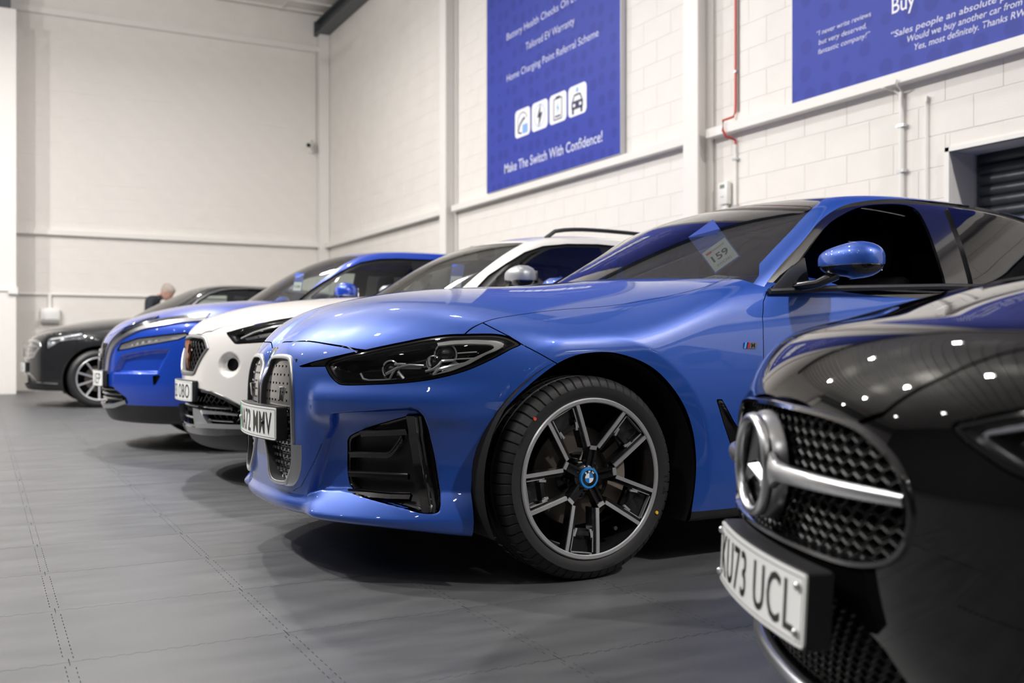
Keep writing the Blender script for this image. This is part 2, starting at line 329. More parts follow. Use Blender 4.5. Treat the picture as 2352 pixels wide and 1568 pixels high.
# outlines measured on the car skins, car frame, metres
FEAT = {
 'BMW': {
  'lamp': [(0.369,0.696), (0.39,0.667), (0.415,0.647), (0.441,0.638), (0.511,0.64), (0.608,0.647), (0.689,0.66), (0.767,0.685), (0.835,0.721), (0.888,0.755), (0.913,0.769), (0.892,0.786), (0.867,0.797), (0.831,0.802), (0.759,0.801), (0.721,0.8), (0.664,0.792), (0.593,0.776), (0.519,0.758), (0.488,0.75), (0.426,0.734), (0.38,0.717), (0.368,0.706)],
  'drl_out': [(0.684,0.671), (0.733,0.685), (0.778,0.707), (0.822,0.738), (0.852,0.752), (0.87,0.766), (0.866,0.775), (0.844,0.782), (0.785,0.785), (0.726,0.782), (0.689,0.775)],
  'drl_in': [(0.697,0.677), (0.744,0.699), (0.777,0.72), (0.806,0.737), (0.834,0.752), (0.844,0.761), (0.838,0.768), (0.828,0.77), (0.786,0.772), (0.739,0.771), (0.693,0.766)],
  'brk1': [(0.483,0.677), (0.49,0.663), (0.498,0.655), (0.559,0.657), (0.569,0.659), (0.581,0.693), (0.595,0.698), (0.611,0.707), (0.659,0.704)],
  'brk1b': [(0.579,0.708), (0.594,0.709), (0.611,0.708)],
  'brk1c': [(0.558,0.676), (0.579,0.69), (0.59,0.698)],
  'brk1d': [(0.591,0.684), (0.599,0.673), (0.608,0.661)],
  'brk2': [(0.665,0.685), (0.683,0.691), (0.698,0.705), (0.707,0.719), (0.738,0.721)],
  'brk2b': [(0.686,0.674), (0.697,0.691), (0.721,0.699), (0.744,0.705), (0.766,0.71)],
  'brk2c': [(0.673,0.73), (0.672,0.716), (0.678,0.699), (0.674,0.691)],
  'len1': [(0.564,0.693)],
  'len2': [(0.712,0.744)],
  'len3': [(0.681,0.716)],
  'fin1': [(0.746,0.744), (0.797,0.748)],
  'fin2': [(0.738,0.724), (0.793,0.728)],
  'fin3': [(0.726,0.705), (0.775,0.709)],
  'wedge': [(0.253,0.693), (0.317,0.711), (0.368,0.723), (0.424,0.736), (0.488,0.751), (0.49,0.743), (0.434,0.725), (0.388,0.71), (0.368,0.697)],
  'vent': [(0.409,0.441), (0.417,0.459), (0.431,0.471), (0.498,0.501), (0.613,0.54), (0.646,0.549), (0.662,0.543), (0.669,0.524), (0.673,0.482), (0.686,0.374), (0.704,0.283), (0.707,0.255), (0.7,0.241), (0.665,0.241), (0.615,0.254), (0.529,0.273), (0.467,0.286), (0.435,0.299), (0.419,0.319), (0.406,0.371)],
  'pocket': [(0.404,0.547), (0.465,0.556), (0.54,0.565), (0.638,0.575), (0.66,0.565), (0.673,0.544), (0.679,0.481), (0.696,0.37), (0.714,0.264), (0.713,0.241), (0.7,0.235), (0.623,0.247), (0.493,0.28), (0.418,0.289), (0.352,0.283), (0.297,0.259), (0.323,0.356), (0.352,0.459)],
  'slat1': [(0.47,0.48), (0.483,0.483), (0.539,0.487), (0.609,0.493)],
  'slat2': [(0.422,0.412), (0.461,0.415), (0.552,0.417), (0.563,0.428), (0.578,0.448), (0.595,0.473)],
  'slat3': [(0.424,0.353), (0.487,0.355), (0.555,0.355), (0.608,0.355)],
  'slat4': [(0.434,0.301), (0.494,0.302), (0.561,0.3), (0.621,0.301)],
  'vpost': [(0.619,0.539), (0.614,0.473), (0.619,0.408), (0.632,0.337), (0.65,0.282), (0.665,0.243)],
  'shut': [(0.084,0.005), (0.073,-0.202), (0.102,-0.349), (0.143,-0.472), (0.194,-0.578)],
  'shut2': [(0.413,-0.762), (0.546,-0.79), (0.675,-0.762), (0.763,-0.722), (0.93,-0.704), (1.122,-0.731), (1.264,-0.783), (1.363,-0.821), (1.421,-0.819), (1.471,-0.807), (1.628,-0.708)],
  'bump': [(0.915,0.77), (0.967,0.739), (1.023,0.705), (1.045,0.693)],
  'door': [(1.679,0.99), (1.64,0.975), (1.609,0.946), (1.599,0.882), (1.593,0.818), (1.579,0.696), (1.575,0.599)],
  'breather': [(1.591,0.576), (1.622,0.575), (1.642,0.555), (1.683,0.501), (1.713,0.463), (1.738,0.369), (1.724,0.329), (1.682,0.397), (1.641,0.489)],
  'badge': [(1.751,0.775), (1.812,0.752)],
  'sens': [(0.854,0.549)],
  'pillar': [(1.61,-0.789), (1.637,-0.782), (1.759,-0.754), (1.901,-0.722), (2.06,-0.677), (2.332,-0.494)],
  'dlo': [(1.649,0.973), (1.695,1.015), (1.785,1.084), (1.89,1.156), (2.047,1.266), (2.198,1.334), (2.341,1.367), (2.555,1.394), (2.768,1.402), (3.04,1.391), (3.235,1.369), (3.355,1.345)],
  'glass': [(1.8,1.034), (1.905,1.122), (2.05,1.234), (2.173,1.295), (2.321,1.343), (2.525,1.367), (2.631,1.354), (2.651,1.287), (2.647,1.164), (2.634,1.046)],
  'glass2': [(2.865,1.376), (2.855,1.285), (2.845,1.166), (2.832,1.056), (3.138,1.067), (3.304,1.313), (3.174,1.347), (3.018,1.375)],
  'tag': [(1.691,-0.525)],
  'emb': [(-0.088,0.755)],
  'wing_o': [(-0.378,0.43), (-0.376,0.39), (-0.367,0.346), (-0.346,0.31), (-0.313,0.288), (-0.259,0.279)],
  'wing_i': [(-0.326,0.428), (-0.323,0.372), (-0.314,0.334), (-0.29,0.299), (-0.267,0.289), (-0.226,0.283)],
  'duct_o': [(-0.412,0.439), (-0.403,0.414), (-0.389,0.369), (-0.372,0.329), (-0.349,0.296), (-0.337,0.281)],
  'kid': [(-0.085,0.727), (-0.161,0.734), (-0.245,0.73), (-0.276,0.714), (-0.307,0.658), (-0.319,0.581), (-0.322,0.481), (-0.325,0.407), (-0.319,0.345), (-0.29,0.299), (-0.271,0.29), (-0.179,0.283), (-0.14,0.302), (-0.113,0.338), (-0.088,0.387), (-0.063,0.427), (-0.002,0.558), (0.004,0.603), (-0.011,0.641), (0.01,0.684), (0.008,0.713)],
 },
 'FORM': {
  'lamp': [(0.385,0.837), (0.415,0.812), (0.456,0.777), (0.473,0.775), (0.55,0.78), (0.649,0.787), (0.758,0.855), (0.845,0.91), (0.834,0.926), (0.809,0.929), (0.714,0.923), (0.611,0.897), (0.506,0.868), (0.411,0.842)],
  'lampdrl': [(0.477,0.812), (0.539,0.846), (0.621,0.875), (0.723,0.892), (0.767,0.904), (0.748,0.864), (0.714,0.825)],
  'grille': [(0.233,0.817), (-0.266,0.821), (-0.338,0.813), (-0.379,0.752), (-0.204,0.606), (0.24,0.603), (0.236,0.73)],
  'fog': [(0.418,0.664)],
  'lowg': [(0.18,0.455), (0.193,0.528), (0.232,0.534), (0.387,0.522), (0.46,0.503), (0.542,0.473), (0.603,0.448), (0.601,0.375), (0.537,0.334), (0.377,0.331), (0.232,0.362), (0.213,0.304), (0.175,0.307), (0.178,0.379)],
  'lip': [(0.244,0.418), (0.308,0.412), (0.368,0.335), (0.533,0.339), (0.531,0.321), (0.211,0.309)],
  'pillar': [(1.387,-0.668), (1.43,-0.655), (1.547,-0.63), (1.663,-0.631), (1.764,-0.635), (1.846,-0.632)],
  'dlo': [(1.504,1.106), (1.593,1.182), (1.712,1.258), (1.845,1.331), (1.981,1.376), (2.161,1.399), (2.388,1.408), (2.617,1.399)],
  'tag': [(1.459,-0.567)],
  'mir': [(2.047,1.166)],
 },
 'QASH': {
  'lamp': [(0.271,0.727), (0.311,0.788), (0.377,0.8), (0.474,0.824), (0.625,0.841), (0.738,0.85), (0.752,0.805), (0.633,0.781), (0.514,0.761), (0.391,0.739)],
  'chr': [(0.195,0.59), (0.199,0.664), (0.226,0.739), (0.272,0.794), (0.354,0.84), (0.477,0.894), (0.546,0.899), (0.658,0.929), (0.763,0.943), (0.84,0.952)],
  'chri': [(0.157,0.614), (0.164,0.67), (0.199,0.782), (0.25,0.819), (0.328,0.856)],
  'grille': [(-0.017,0.636), (0.006,0.789), (-0.14,0.808), (-0.349,0.807), (-0.293,0.702), (-0.262,0.596)],
  'intake': [(0.604,0.549), (0.643,0.555), (0.621,0.489), (0.612,0.483)],
  'pocket': [(0.259,0.56), (0.642,0.558), (0.73,0.764), (0.709,0.769), (0.447,0.739)],
  'lowg': [(0.194,0.478), (0.323,0.47), (0.494,0.385), (0.462,0.359), (0.299,0.34), (0.015,0.35)],
  'pillar': [(1.296,-0.606), (1.38,-0.599), (1.515,-0.612), (1.648,-0.637), (1.767,-0.654), (1.831,-0.644)],
  'dlo': [(1.311,1.114), (1.396,1.167), (1.528,1.259), (1.674,1.352), (1.837,1.427), (2.002,1.462), (2.167,1.473), (2.505,1.475)],
  'glass': [(1.418,1.142), (1.508,1.21), (1.664,1.32), (1.829,1.391), (1.995,1.429), (2.16,1.444), (2.268,1.444), (2.258,1.355), (2.216,1.149)],
  'tag': [(1.404,-0.478)],
 },
 'SUV': {
  'lamp': [(0.547,0.718), (0.527,0.829), (0.546,0.873), (0.671,0.895), (0.885,0.939), (0.976,0.862), (0.923,0.85), (0.834,0.839), (0.689,0.817), (0.617,0.762)],
  'grille': [(0.044,0.625), (0.054,0.831), (0.059,0.854), (-0.482,0.84), (-0.558,0.762), (-0.443,0.607), (-0.305,0.594)],
  'low': [(0.13,0.446), (0.302,0.428), (0.428,0.32), (0.68,0.301), (0.679,0.29), (0.404,0.275), (0.18,0.278)],
  'pillar': [(1.808,-0.767), (1.94,-0.732), (2.107,-0.671), (2.242,-0.646)],
  'dlo': [(1.917,1.267), (2.022,1.365), (2.172,1.458), (2.321,1.507), (2.471,1.53), (2.695,1.541), (2.884,1.538)],
 },
 'MERC': {
  'grille': [(0.329,0.66), (0.31,0.657), (-0.02,0.665), (-0.192,0.661), (-0.308,0.652), (-0.353,0.637), (-0.388,0.61), (-0.41,0.578), (-0.416,0.538), (-0.398,0.493), (-0.362,0.462), (-0.308,0.439), (-0.221,0.433), (-0.067,0.435), (0.083,0.438), (0.311,0.443)],
  'bonf': [(0.04,0.329), (0.071,0.339), (0.029,-0.013), (0.041,-0.188), (0.056,-0.286), (0.065,-0.327)],
  'lamp': [(0.366,0.646), (0.395,0.64), (0.422,0.648), (0.444,0.658), (0.451,0.559), (0.423,0.584), (0.398,0.613)],
  'drl': [(0.394,0.637), (0.418,0.645), (0.444,0.654)],
  'low': [(0.175,0.374), (0.213,0.374), (0.268,0.359), (0.296,0.333), (0.312,0.299)],
  'bar': [(-0.057,0.548), (-0.228,0.552), (-0.331,0.551), (-0.406,0.548)],
  'star': [(0.044,0.551)],
  'plate': [(0.303,0.424), (-0.166,0.413), (-0.104,0.276), (0.263,0.301)],
  'lip': [(0.248,0.278), (0.227,0.214), (0.25,0.136), (0.11,0.133)],
 },
}
TAGS = {
 'BMW': (1.809, -0.360, 1.181),
 'FORM': (1.541, -0.390, 1.195),
 'QASH': (1.454, -0.279, 1.281),
}
# ---------------------------------------------------------------- materials
MATS = {}
def mat(name, col=(.5, .5, .5), rough=.5, metal=0., coat=0., coat_r=.03, trans=0., ior=1.5, spec=.5, alpha=1., emit=None, es=0.):
    if name in MATS: return MATS[name]
    m = bpy.data.materials.new(name); m.use_nodes = True; p = m.node_tree.nodes['Principled BSDF']
    I = p.inputs
    I['Base Color'].default_value = (*col, 1); I['Roughness'].default_value = rough; I['Metallic'].default_value = metal
    I['Coat Weight'].default_value = coat; I['Coat Roughness'].default_value = coat_r
    I['Transmission Weight'].default_value = trans; I['IOR'].default_value = ior
    I['Specular IOR Level'].default_value = spec; I['Alpha'].default_value = alpha
    if emit: I['Emission Color'].default_value = (*emit, 1); I['Emission Strength'].default_value = es
    MATS[name] = m; return m
def nodes(m): return m.node_tree.nodes, m.node_tree.links, m.node_tree.nodes['Principled BSDF']
def noise_col(m, c1, c2, scale=5, detail=4, bump=0., bscale=None, rough=None, obj=True, lo=.35, hi=.65):
    N, L, P = nodes(m)
    tc = N.new('ShaderNodeTexCoord'); n = N.new('ShaderNodeTexNoise'); n.inputs['Scale'].default_value = scale; n.inputs['Detail'].default_value = detail
    L.new(tc.outputs['Object'], n.inputs['Vector'])
    r = N.new('ShaderNodeValToRGB'); r.color_ramp.elements[0].position = lo; r.color_ramp.elements[1].position = hi
    r.color_ramp.elements[0].color = (*c1, 1); r.color_ramp.elements[1].color = (*c2, 1)
    L.new(n.outputs['Fac'], r.inputs['Fac']); L.new(r.outputs['Color'], P.inputs['Base Color'])
    if bump:
        b = N.new('ShaderNodeBump'); b.inputs['Strength'].default_value = bump; b.inputs['Distance'].default_value = .004
        n2 = N.new('ShaderNodeTexNoise'); n2.inputs['Scale'].default_value = bscale or scale*4; n2.inputs['Detail'].default_value = 3
        L.new(tc.outputs['Object'], n2.inputs['Vector']); L.new(n2.outputs['Fac'], b.inputs['Height']); L.new(b.outputs['Normal'], P.inputs['Normal'])
    return m
def glass(name, tint, ior=1.7):
    """thin tinted car glass: see-through tint plus a mirror coat by angle"""
    if name in MATS: return MATS[name]
    m = bpy.data.materials.new(name); m.use_nodes = True; N = m.node_tree.nodes; L = m.node_tree.links; N.clear()
    o = N.new('ShaderNodeOutputMaterial'); t = N.new('ShaderNodeBsdfTransparent'); t.inputs[0].default_value = (*tint, 1)
    g = N.new('ShaderNodeBsdfGlossy'); g.inputs['Roughness'].default_value = .01; g.inputs[0].default_value = (1, 1, 1, 1)
    f = N.new('ShaderNodeFresnel'); f.inputs[0].default_value = ior
    mx = N.new('ShaderNodeMixShader'); L.new(f.outputs[0], mx.inputs[0]); L.new(t.outputs[0], mx.inputs[1]); L.new(g.outputs[0], mx.inputs[2])
    L.new(mx.outputs[0], o.inputs[0]); MATS[name] = m; return m
def paint(name, col, metal=.0, rough=.35, flake=.0, spec=.5):
    m = mat(name, col, rough, metal, coat=1.0, coat_r=.015, spec=spec)
    N, L, P = nodes(m); P.inputs['Coat IOR'].default_value = 1.6
    if flake:
        tc = N.new('ShaderNodeTexCoord'); v = N.new('ShaderNodeTexVoronoi'); v.inputs['Scale'].default_value = 900
        L.new(tc.outputs['Object'], v.inputs['Vector'])
        b = N.new('ShaderNodeBump'); b.inputs['Strength'].default_value = flake; b.inputs['Distance'].default_value = .0006
        L.new(v.outputs['Distance'], b.inputs['Height']); L.new(b.outputs['Normal'], P.inputs['Normal'])
    return m

# ---------------------------------------------------------------- objects
def link(name, me, m=None, parent=None, loc=None, rot=None):
    o = bpy.data.objects.new(name, me); COL.objects.link(o)
    if m is not None and me is not None and hasattr(me, 'materials') and not me.materials:
        for q in (m if isinstance(m, (list, tuple)) else [m]): me.materials.append(q)
    if parent is not None: o.parent = parent
    if loc is not None: o.location = loc
    if rot is not None: o.rotation_euler = rot
    return o
def tag(o, label=None, cat=None, group=None, kind=None):
    if label: o['label'] = label
    if cat: o['category'] = cat
    if group: o['group'] = group
    if kind: o['kind'] = kind
    return o
def empty(name, loc=(0, 0, 0), rz=0., label=None, cat=None, group=None, parent=None):
    o = bpy.data.objects.new(name, None); o.empty_display_size = .1; COL.objects.link(o)
    o.location = loc; o.rotation_euler = (0, 0, rz)
    if parent is not None: o.parent = parent
    return tag(o, label, cat, group)
def tri_mesh(name, V, T, N=None, mid=None, smooth=True):
    me = bpy.data.meshes.new(name); V = np.asarray(V, np.float32); T = np.asarray(T, np.int32)
    me.vertices.add(len(V)); me.vertices.foreach_set('co', V.ravel())
    me.loops.add(T.size); me.loops.foreach_set('vertex_index', T.ravel())
    me.polygons.add(len(T)); me.polygons.foreach_set('loop_start', np.arange(0, T.size, 3, dtype=np.int32))
    if mid is not None: me.polygons.foreach_set('material_index', np.asarray(mid, np.int32))
    me.update(calc_edges=True)
    me.polygons.foreach_set('use_smooth', np.full(len(T), smooth))
    if N is not None: me.normals_split_custom_set_from_vertices(np.asarray(N, np.float32).tolist())
    return me
class MB:
    """collects simple solids into one mesh"""
    def __init__(s): s.v = []; s.f = []; s.m = []; s.sm = []
    def add(s, v, f, m=0, smooth=False):
        b = len(s.v); s.v += [tuple(p) for p in v]; s.f += [tuple(i + b for i in q) for q in f]; s.m += [m]*len(f); s.sm += [smooth]*len(f); return s
    def box(s, a, b, m=0):
        (x0, y0, z0), (x1, y1, z1) = a, b
        v = [(x, y, z) for x in (x0, x1) for y in (y0, y1) for z in (z0, z1)]
        return s.add(v, [(0, 1, 3, 2), (4, 6, 7, 5), (0, 4, 5, 1), (2, 3, 7, 6), (0, 2, 6, 4), (1, 5, 7, 3)], m)
    def obox(s, c, ax, ay, az, m=0):
        c, ax, ay, az = map(np.array, (c, ax, ay, az))
        v = [c + i*ax + j*ay + k*az for i in (-1, 1) for j in (-1, 1) for k in (-1, 1)]
        return s.add(v, [(0, 1, 3, 2), (4, 6, 7, 5), (0, 4, 5, 1), (2, 3, 7, 6), (0, 2, 6, 4), (1, 5, 7, 3)], m)
    def prism(s, poly, fn, t0, t1, m=0, caps=True, smooth=False, m_side=None):
        """poly: 2-D points; fn(u, v, t) -> 3-D"""
        n = len(poly); v = [fn(u, w, t0) for u, w in poly] + [fn(u, w, t1) for u, w in poly]
        s.add(v, [(i, (i+1) % n, n + (i+1) % n, n + i) for i in range(n)], m if m_side is None else m_side, smooth)
        if caps: s.add(v[:n], [tuple(range(n))[::-1]], m); s.add(v[n:], [tuple(range(n))], m)
        return s
    def band(s, A, B, m=0, closed=True, smooth=True):
        n = len(A); k = n if closed else n - 1
        return s.add(list(A) + list(B), [(i, (i+1) % n, n + (i+1) % n, n + i) for i in range(k)], m, smooth)
    def loft(s, rings, m=0, closed=True, cap=False, smooth=True):
        n = len(rings[0]); v = [p for r in rings for p in r]; f = []
        for j in range(len(rings)-1):
            for i in range(n if closed else n-1):
                f.append((j*n+i, j*n+(i+1) % n, (j+1)*n+(i+1) % n, (j+1)*n+i))
        s.add(v, f, m, smooth)
        if cap: s.add(rings[0], [tuple(range(n))[::-1]], m, smooth); s.add(rings[-1], [tuple(range(n))], m, smooth)
        return s
    def tube(s, pts, r, n=8, m=0, cap=True, closed=False, flat=1.):
        P = [Vector(p) for p in pts]; rings = []; k = len(P)
        up = Vector((0, 0, 1))
        for i, p in enumerate(P):
            a = P[(i-1) % k] if closed else P[max(i-1, 0)]; b = P[(i+1) % k] if closed else P[min(i+1, k-1)]
            t = (b-a).normalized(); u = up if abs(t.dot(up)) < .95 else Vector((1, 0, 0))
            x = t.cross(u).normalized(); y = x.cross(t).normalized(); rr = r[i] if isinstance(r, (list, tuple)) else r
            rings.append([p + x*math.cos(q)*rr + y*math.sin(q)*rr*flat for q in [2*PI*j/n for j in range(n)]])
        if closed: rings.append(rings[0]); cap = False
        return s.loft(rings, m, True, cap)
    def lathe(s, prof, n=48, c=(0, 0, 0), axis='y', m=0, a0=0., a1=2*PI, smooth=True):
        """prof: (r, h) pairs; h along the axis"""
        full = abs(a1-a0-2*PI) < 1e-6; k = n if full else n+1; rings = []
        for r, h in prof:
            R = []
            for i in range(k):
                a = a0 + (a1-a0)*i/n; x, y = r*math.cos(a), r*math.sin(a)
                R.append({'y': (c[0]+x, c[1]+h, c[2]+y), 'z': (c[0]+x, c[1]+y, c[2]+h), 'x': (c[0]+h, c[1]+x, c[2]+y)}[axis])
            rings.append(R)
        return s.loft(rings, m, full, False, smooth)
    def ball(s, c, r, n=12, m=0, sc=(1, 1, 1)):
        return s.lathe_ball(c, r, n, m, sc)
    def lathe_ball(s, c, r, n, m, sc):
        rings = []
        for j in range(n//2+1):
            t = PI*j/(n//2); rr = max(math.sin(t), 1e-4)
            rings.append([(c[0]+r*sc[0]*rr*math.cos(2*PI*i/n), c[1]+r*sc[1]*rr*math.sin(2*PI*i/n), c[2]-r*sc[2]*math.cos(t)) for i in range(n)])
        return s.loft(rings, m)
    def build(s, name, mats, parent=None, loc=None, rot=None, fix=True, bevel=0., seg=2):
        me = bpy.data.meshes.new(name); me.from_pydata(s.v, [], s.f)
        if fix or bevel:
            bm = bmesh.new(); bm.from_mesh(me); mi = s.m; 
            for f, k, q in zip(bm.faces, s.m, s.sm): f.material_index = k; f.smooth = q
            bmesh.ops.remove_doubles(bm, verts=bm.verts, dist=1e-5)
            bmesh.ops.recalc_face_normals(bm, faces=bm.faces)
            if bevel:
                ed = [e for e in bm.edges if len(e.link_faces) == 2 and e.calc_face_angle(0) > .6]
                bmesh.ops.bevel(bm, geom=ed, offset=bevel, segments=seg, profile=.5, affect='EDGES')
                for f in bm.faces: f.smooth = True
            bm.to_mesh(me); bm.free()
            if bevel or any(s.sm):
                me.set_sharp_from_angle(angle=math.radians(38))
        else:
            me.polygons.foreach_set('material_index', s.m); me.polygons.foreach_set('use_smooth', s.sm)
        me.update()
        for q in (mats if isinstance(mats, (list, tuple)) else [mats]): me.materials.append(q)
        return link(name, me, None, parent, loc, rot)
def text_mesh(txt, size=1., ext=.001, align='CENTER', sx=1., bold=0., space=1.):
    c = bpy.data.curves.new('lettering', 'FONT'); c.body = txt; c.size = size; c.extrude = ext; c.align_x = align; c.offset = bold
    c.space_character = space; c.resolution_u = 3
    o = bpy.data.objects.new('lettering', c); COL.objects.link(o); bpy.context.view_layer.update()
    me = bpy.data.meshes.new_from_object(o.evaluated_get(bpy.context.evaluated_depsgraph_get()))
    bpy.data.objects.remove(o); bpy.data.curves.remove(c)
    n = len(me.vertices); a = np.zeros(n*3, np.float32); me.vertices.foreach_get('co', a); a = a.reshape(-1, 3); a[:, 0] *= sx
    me.vertices.foreach_set('co', a.ravel()); me.name = 'lettering'; me.update(); return me
def warp(me, fn):
    n = len(me.vertices); a = np.zeros(n*3, np.float32); me.vertices.foreach_get('co', a); a = fn(a.reshape(-1, 3).astype(float))
    me.vertices.foreach_set('co', a.astype(np.float32).ravel()); me.update(); return me
# ---------------------------------------------------------------- the hall
XW, YB, ZC = 5.95, 18.9, 7.2
m_white = mat('white_masonry_paint', (.80, .765, .725), .55)
noise_col(m_white, (.785, .75, .71), (.815, .78, .74), 3, 5, .35, 140)
m_steel = mat('white_steel_paint', (.80, .775, .745), .42)
m_trim = mat('white_trim_paint', (.82, .80, .77), .4)
m_dark = mat('dark_grey_steel_paint', (.075, .085, .09), .45)
m_ceil = mat('ceiling_sheet', (.80, .78, .74), .6)
m_joint = mat('painted_mortar', (.80, .765, .725), .6)

def struct(o): o['kind'] = 'structure'; return o
# floor: a slab under interlocking vinyl tiles
m_slab = mat('dark_floor_joint', (.035, .035, .035), .8)  # dark base colour showing in the joints between tiles
m_tile = mat('grey_vinyl_tile', (.2, .2, .205), .42)
def tile_nodes():
    N, L, P = nodes(m_tile)
    g = N.new('ShaderNodeNewGeometry'); oi = N.new('ShaderNodeObjectInfo')
    mp = N.new('ShaderNodeMapping'); mp.inputs['Scale'].default_value = (2.2, 9, 1); L.new(g.outputs['Position'], mp.inputs['Vector'])
    n = N.new('ShaderNodeTexNoise'); n.inputs['Scale'].default_value = 1.1; n.inputs['Detail'].default_value = 6; L.new(mp.outputs[0], n.inputs['Vector'])
    r = N.new('ShaderNodeValToRGB'); r.color_ramp.elements[0].position = .3; r.color_ramp.elements[1].position = .72
    r.color_ramp.elements[0].color = (.060, .062, .067, 1); r.color_ramp.elements[1].color = (.095, .096, .100, 1)
    L.new(n.outputs['Fac'], r.inputs['Fac'])
    n2 = N.new('ShaderNodeTexNoise'); n2.inputs['Scale'].default_value = 420; n2.inputs['Detail'].default_value = 2; L.new(g.outputs['Position'], n2.inputs['Vector'])
    mx = N.new('ShaderNodeMix'); mx.data_type = 'RGBA'; mx.blend_type = 'OVERLAY'; mx.inputs[0].default_value = .35
    L.new(r.outputs['Color'], mx.inputs[6]); L.new(n2.outputs['Fac'], mx.inputs[7]); L.new(mx.outputs[2], P.inputs['Base Color'])
    rr = N.new('ShaderNodeMapRange'); rr.inputs[3].default_value = .34; rr.inputs[4].default_value = .52; L.new(n.outputs['Fac'], rr.inputs[0]); L.new(rr.outputs[0], P.inputs['Roughness'])
    b = N.new('ShaderNodeBump'); b.inputs['Strength'].default_value = .25; b.inputs['Distance'].default_value = .001
    n3 = N.new('ShaderNodeTexNoise'); n3.inputs['Scale'].default_value = 260; n3.inputs['Detail'].default_value = 3; L.new(g.outputs['Position'], n3.inputs['Vector'])
    L.new(n3.outputs['Fac'], b.inputs['Height']); L.new(b.outputs['Normal'], P.inputs['Normal'])
tile_nodes()
floor = struct(MB().box((-12, -10, -.2), (XW, YB, -.0045)).build('floor', m_slab))
TS, TX0, TY0 = .53, .185, 2.626
tb = MB(); h = TS/2; q_ = h - .03
tb.add([(-q_, -q_, 0), (q_, -q_, 0), (q_, q_, 0), (-q_, q_, 0)], [(0, 1, 2, 3)])
def tile_side(nt, td, sgn, put, g=.0009):
    st = q_/nt; d = .0045; k = sgn*q_
    for i in range(nt*2):
        o = td if i % 2 == 0 else -td; a2, b2 = -q_ + i*st, -q_ + (i+1)*st; a, b = a2, b2; e = sgn*(h - g) + o
        tb.add([put(a2, k, 0), put(b2, k, 0), put(b, e, 0), put(a, e, 0), put(a, e, -d), put(b, e, -d), put(a, k, -d), put(b, k, -d)], [(0, 1, 2, 3), (3, 2, 5, 4), (0, 3, 4, 6), (2, 1, 7, 5)])
for sx in (-1, 1):
    for sy in (-1, 1):
        e_ = h - .0009; tb.add([(sx*q_, sy*q_, 0), (sx*e_, sy*q_, 0), (sx*e_, sy*e_, 0), (sx*q_, sy*e_, 0)], [(0, 1, 2, 3) if sx*sy > 0 else (3, 2, 1, 0)])
tile_side(12, .0035, -1, lambda u, v, w: (u, v, w)); tile_side(12, .0035, 1, lambda u, v, w: (u, v, w))
tile_side(13, .0115, -1, lambda u, v, w: (v, u, w)); tile_side(13, .0115, 1, lambda u, v, w: (v, u, w))
me = bpy.data.meshes.new('tile'); me.from_pydata(tb.v, [], tb.f); me.materials.append(m_tile)
cells = []
for i in range(-24, 11):
    for j in range(-24, 31):
        x, y = TX0 + (i+.5)*TS, TY0 + (j+.5)*TS
        if x + TS/2 > XW + .2 or y + TS/2 > YB + .3: continue
        d = x*.4695 + y*.8829; l = x*.8829 - y*.4695
        vis = d > 1.3 and abs(l/d) < .72 and 795 + .763*2287/d < 2100
        cells.append((0 if vis else 1, d if vis else 99, x, y))
cells.sort(); rest = MB()
for k, (v, d, x, y) in enumerate(cells):
    if v == 0 and k < 300:
        o = link('tile', me, None, floor, (x, y, 0))
    else: rest.add([(x-TS/2, y-TS/2, 0), (x+TS/2-.002, y-TS/2, 0), (x+TS/2-.002, y+TS/2-.002, 0), (x-TS/2, y+TS/2-.002, 0)], [(0, 1, 2, 3)])
rest.build('distant_tiles', m_tile, floor, fix=False)['kind'] = 'stuff'

